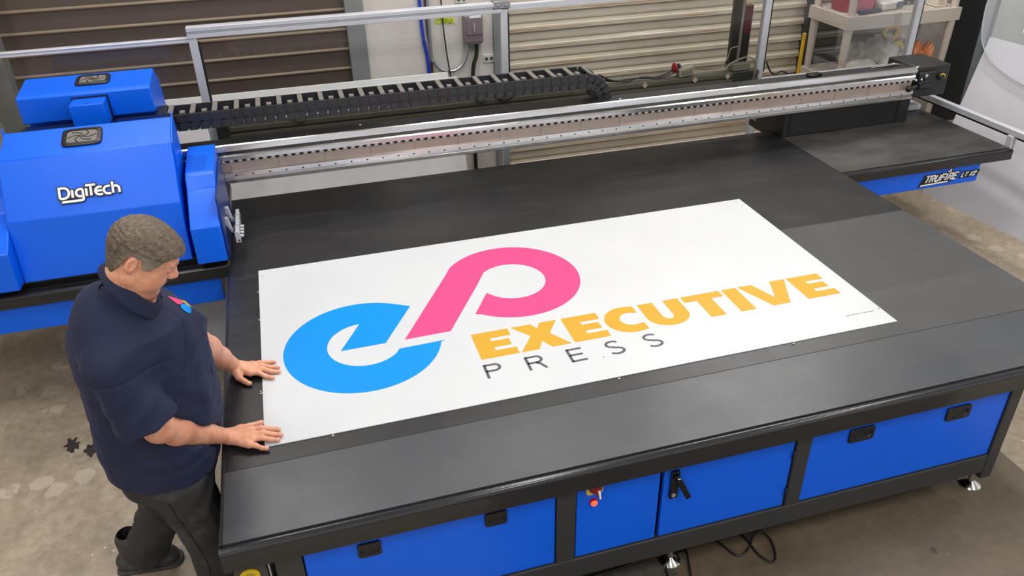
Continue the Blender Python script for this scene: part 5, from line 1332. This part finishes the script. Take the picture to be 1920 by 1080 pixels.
# seam strip down the outer right leg
mb = MB(); pts = []
for t_ in np.linspace(.1, 1.9, 16):
    a, b_ = (np.array(LEG_R[0]), np.array(LEG_R[1])) if t_ < 1 else (np.array(LEG_R[1]), np.array(LEG_R[2])); q = a+(b_-a)*(t_ % 1 if t_ < 1 else t_-1)
    ys = np.linspace(-.22, q[1], 120); P = np.stack([np.full(120, q[0]-.02), ys, np.full(120, q[2])], 1).astype(np.float32); d = trouser_sdf(P); i = np.where(d < 0)[0]
    pts.append((q[0]-.02, ys[i[0]]-.0005 if len(i) else q[1]-.08, q[2]))
mb.tube(pts, .0028, 6, smoothpath=3); mb.build('leg_seam', simple('dark_seam', (28, 27, 28), .9), pe)
# boots
def boot(ankle, tipdir, nm='boot'):
    a = np.array(ankle); d_ = np.array(tipdir)/np.linalg.norm(tipdir); base = np.array((a[0], a[1], FZ))
    def f(P):
        d = cone(P, a+(0, 0, .06), base+(0, 0, .05), .045, .044)
        d = smin(d, cone(P, base-d_*.03+(0, 0, .042), base+d_*.12+(0, 0, .036), .040, .038), .02)
        d = smax(d, (FZ+.014)-P[:, 2], .004)
        s = cone(P, base-d_*.035+(0, 0, .01), base+d_*.125+(0, 0, .01), .046, .046); s = smax(s, P[:, 2]-(FZ+.018), .002); s = smax(s, FZ+.001-P[:, 2], .001)
        return np.minimum(d+.0015*vnoise(P, 120, 30), s).astype(np.float32)
    V, F = surface(f, np.minimum(base, base+d_*.16)-.07, np.maximum(a, base+d_*.16)+.09, .004)
    o = mesh_obj(nm, V, F, simple('worn_dark_leather', (62, 58, 56), .6, var=.3, nscale=30, bumps=.4, bscale=80), pe, pe['_o'])
    mb = MB()
    for k in range(4):
        q = base+d_*(.035+.018*k)+np.array((0, 0, .094-.012*k)); n_ = np.cross(d_, (0, 0, 1)); mb.tube([q-n_*.022, q+(0, 0, .006), q+n_*.022], .003, 6, smoothpath=3)
    mb.build('laces', simple('lace_grey', (110, 106, 100), .8), o)
boot((-.585, .285, -.60), (1, -.1, 0)); boot((-.23, -.073, -.62), (1, 0, 0))
fl([(1.573, -.15, FZ+.05), (1.573, -.227, FZ+.01), (1.596, -.293, FZ+.006), (1.62, -.348, FZ+.006), (1.654, -.351, FZ+.006), (1.70, -.32, FZ+.006), (1.722, -.296, FZ+.010), (1.767, -.279, FZ+.012), (1.785, -.325, FZ+.008), (1.762, -.395, FZ+.006), (1.733, -.418, FZ+.006), (1.705, -.376, FZ+.006), (1.698, -.297, FZ+.006), (1.684, -.227, FZ+.006), (1.67, -.15, FZ+.05)], .0042, 'thin black cable looping on the floor in front of the cabinet door')
fl([(1.447, -.18, FZ+.05), (1.447, -.235, FZ+.006), (1.452, -.27, FZ+.006), (1.41, -.28, FZ+.006), (1.35, -.31, FZ+.006), (1.33, -.37, FZ+.006), (1.36, -.45, FZ+.006), (1.39, -.44, FZ+.006), (1.42, -.36, FZ+.006), (1.44, -.30, FZ+.012), (1.45, -.25, FZ+.012)], .0042, 'small loop of black cable beside the middle levelling foot')
mb = MB()
for k in range(4): mb.tube([(1.29+.01*k, -.15, -.60), (1.267, -.215-.006*k, FZ+.06), (1.18, -.235-.008*k, FZ+.03+.006*(k % 2)), (1.05, -.245-.006*k, FZ+.02), (.95, -.25-.01*k, FZ+.015)], .0055, 8, smoothpath=8)
t = thing('cable_bundle', (1.12, -.24, FZ), 'bundle of grey black cables with red ties under the blue switch panel', 'cable bundle')
mb.build('cables', simple('bundle_dark', (40, 40, 42), .4), t)
for x, y, z in ((1.235, -.222, FZ+.052), (1.09, -.248, FZ+.027)):
    mb = MB(); mb.tube([(x, y-.018, z), (x, y, z+.012), (x, y+.02, z), (x, y, z-.010)], .0025, 6, closed=True, smoothpath=4); mb.build('cable_tie', simple('red_tie', (190, 60, 50), .5), t)
fl([(1.30, -.2, FZ+.05), (1.29, -.235, FZ+.006), (1.24, -.262, FZ+.006), (1.15, -.275, FZ+.006), (1.0, -.28, FZ+.006)], .0042, 'single thin black cable curving beside the cable bundle')
# dark rubber mat with a quilted tread, half under the table
def mat_rub():
    m, nt, b = new_mat('quilted_rubber_mat')
    tc = N(nt, 'ShaderNodeTexCoord', name='TC'); mp = N(nt, 'ShaderNodeMapping'); mp.inputs['Rotation'].default_value = (0, 0, .78); mp.inputs['Scale'].default_value = (20, 20, 20); L(nt, tc.outputs['Object'], mp.inputs[0])
    ck = N(nt, 'ShaderNodeTexChecker'); ck.inputs['Scale'].default_value = 1; L(nt, mp.outputs[0], ck.inputs[0])
    L(nt, mixc(nt, ck.outputs['Fac'], srgb(72, 68, 62), srgb(82, 78, 71)), b.inputs['Base Color']); b.inputs['Roughness'].default_value = .7; bump(nt, b, ck.outputs['Fac'], .4, .003); return m
mb = MB(); mb.poly([(.95, -.30, FZ+.0005), (1.28, -.27, FZ+.0005), (1.37, -.31, FZ+.0005), (1.36, -.75, FZ+.0005), (.9, -.75, FZ+.0005)], (0, 0, .004))
tag(mb.build('rubber_mat', mat_rub(), bevel=.001, org=(1.15, -.5, FZ)), 'dark quilted rubber mat on the floor below the switch panel', 'mat')
# dark paint flakes on the floor left of the person
for i, (x, y, sc_) in enumerate(((-.953, 1.109, 1.0), (-.865, 1.044, .85))):
    rnd = random.Random(40+i); mb = MB(); n = 22; q = []
    for j in range(n):
        a = 2*PI*j/n; r = (.042+.018*rnd.random())*sc_*(.55+.45*abs(math.cos(a*1.0+.9)))*(.85+.2*math.sin(j*1.9)); q.append((x+r*math.cos(a)*.8, y+r*math.sin(a)*1.3, FZ+.0004))
    mb.poly(q, (0, 0, .0012)); tag(mb.build('floor_blotch', simple('tar_blotch', (58, 50, 46), .5), smooth=0, org=(x, y, FZ)), 'ragged dark blotch on the concrete left of the person, '+('farther one' if i == 0 else 'nearer one'), 'stain', 'dark blotches on the floor')

# ------------------------------------------------------------------ lights, world, camera
def area(x, y, z, sx, sy, w, col=(1, .99, .975)):
    l = bpy.data.lights.new('ceiling_light', 'AREA'); l.shape = 'RECTANGLE'; l.size = sx*S; l.size_y = sy*S; l.energy = w; l.color = col
    o = bpy.data.objects.new('ceiling_light', l); C.objects.link(o); o.location = (x, y, z); return o
for x in (-1.2, 1.6, 4.4):
    for y in (-2.6, .2): area(x, y, 3.45, .35, 1.3, 50)
area(-.5, 2.75, 3.40, 1.3, .30, 50); area(1.7, 2.3, 3.45, .35, 1.3, 40); area(4.0, 2.95, 3.35, 1.5, .40, 75)
area(7.2, .5, 3.45, .35, 1.3, 50)
w = bpy.data.worlds.new('World'); sc.world = w; w.use_nodes = True
w.node_tree.nodes['Background'].inputs[0].default_value = (.93, .96, 1, 1); w.node_tree.nodes['Background'].inputs[1].default_value = 1.0

cam = bpy.data.cameras.new('camera'); co = bpy.data.objects.new('camera', cam); C.objects.link(co)
cam.sensor_width = 36; cam.lens = 1494.013/1920*36; cam.clip_start = .05
co.rotation_euler = (1.029223, .018719, -.283544); co.location = (.258964, -2.123388, 1.778466)
sc.camera = co
# bring everything to life size with the floor at z = 0
for o in list(C.objects):
    if o.parent is None:
        o.location = (o.location+Vector((0, 0, -FZ)))*S
        if o.type in ('MESH', 'EMPTY'): o.scale = (S, S, S)
for o in C.objects:
    if '_o' in o: del o['_o']
sc.view_settings.view_transform = 'Standard'; sc.view_settings.look = 'None'; sc.view_settings.gamma = 1
sc.view_settings.use_curve_mapping = False; sc.view_settings.exposure = 0.0
sc.cycles.max_bounces = 8; sc.cycles.transparent_max_bounces = 12
sc.cycles.caustics_reflective = False; sc.cycles.caustics_refractive = False
sc.cycles.use_denoising = True
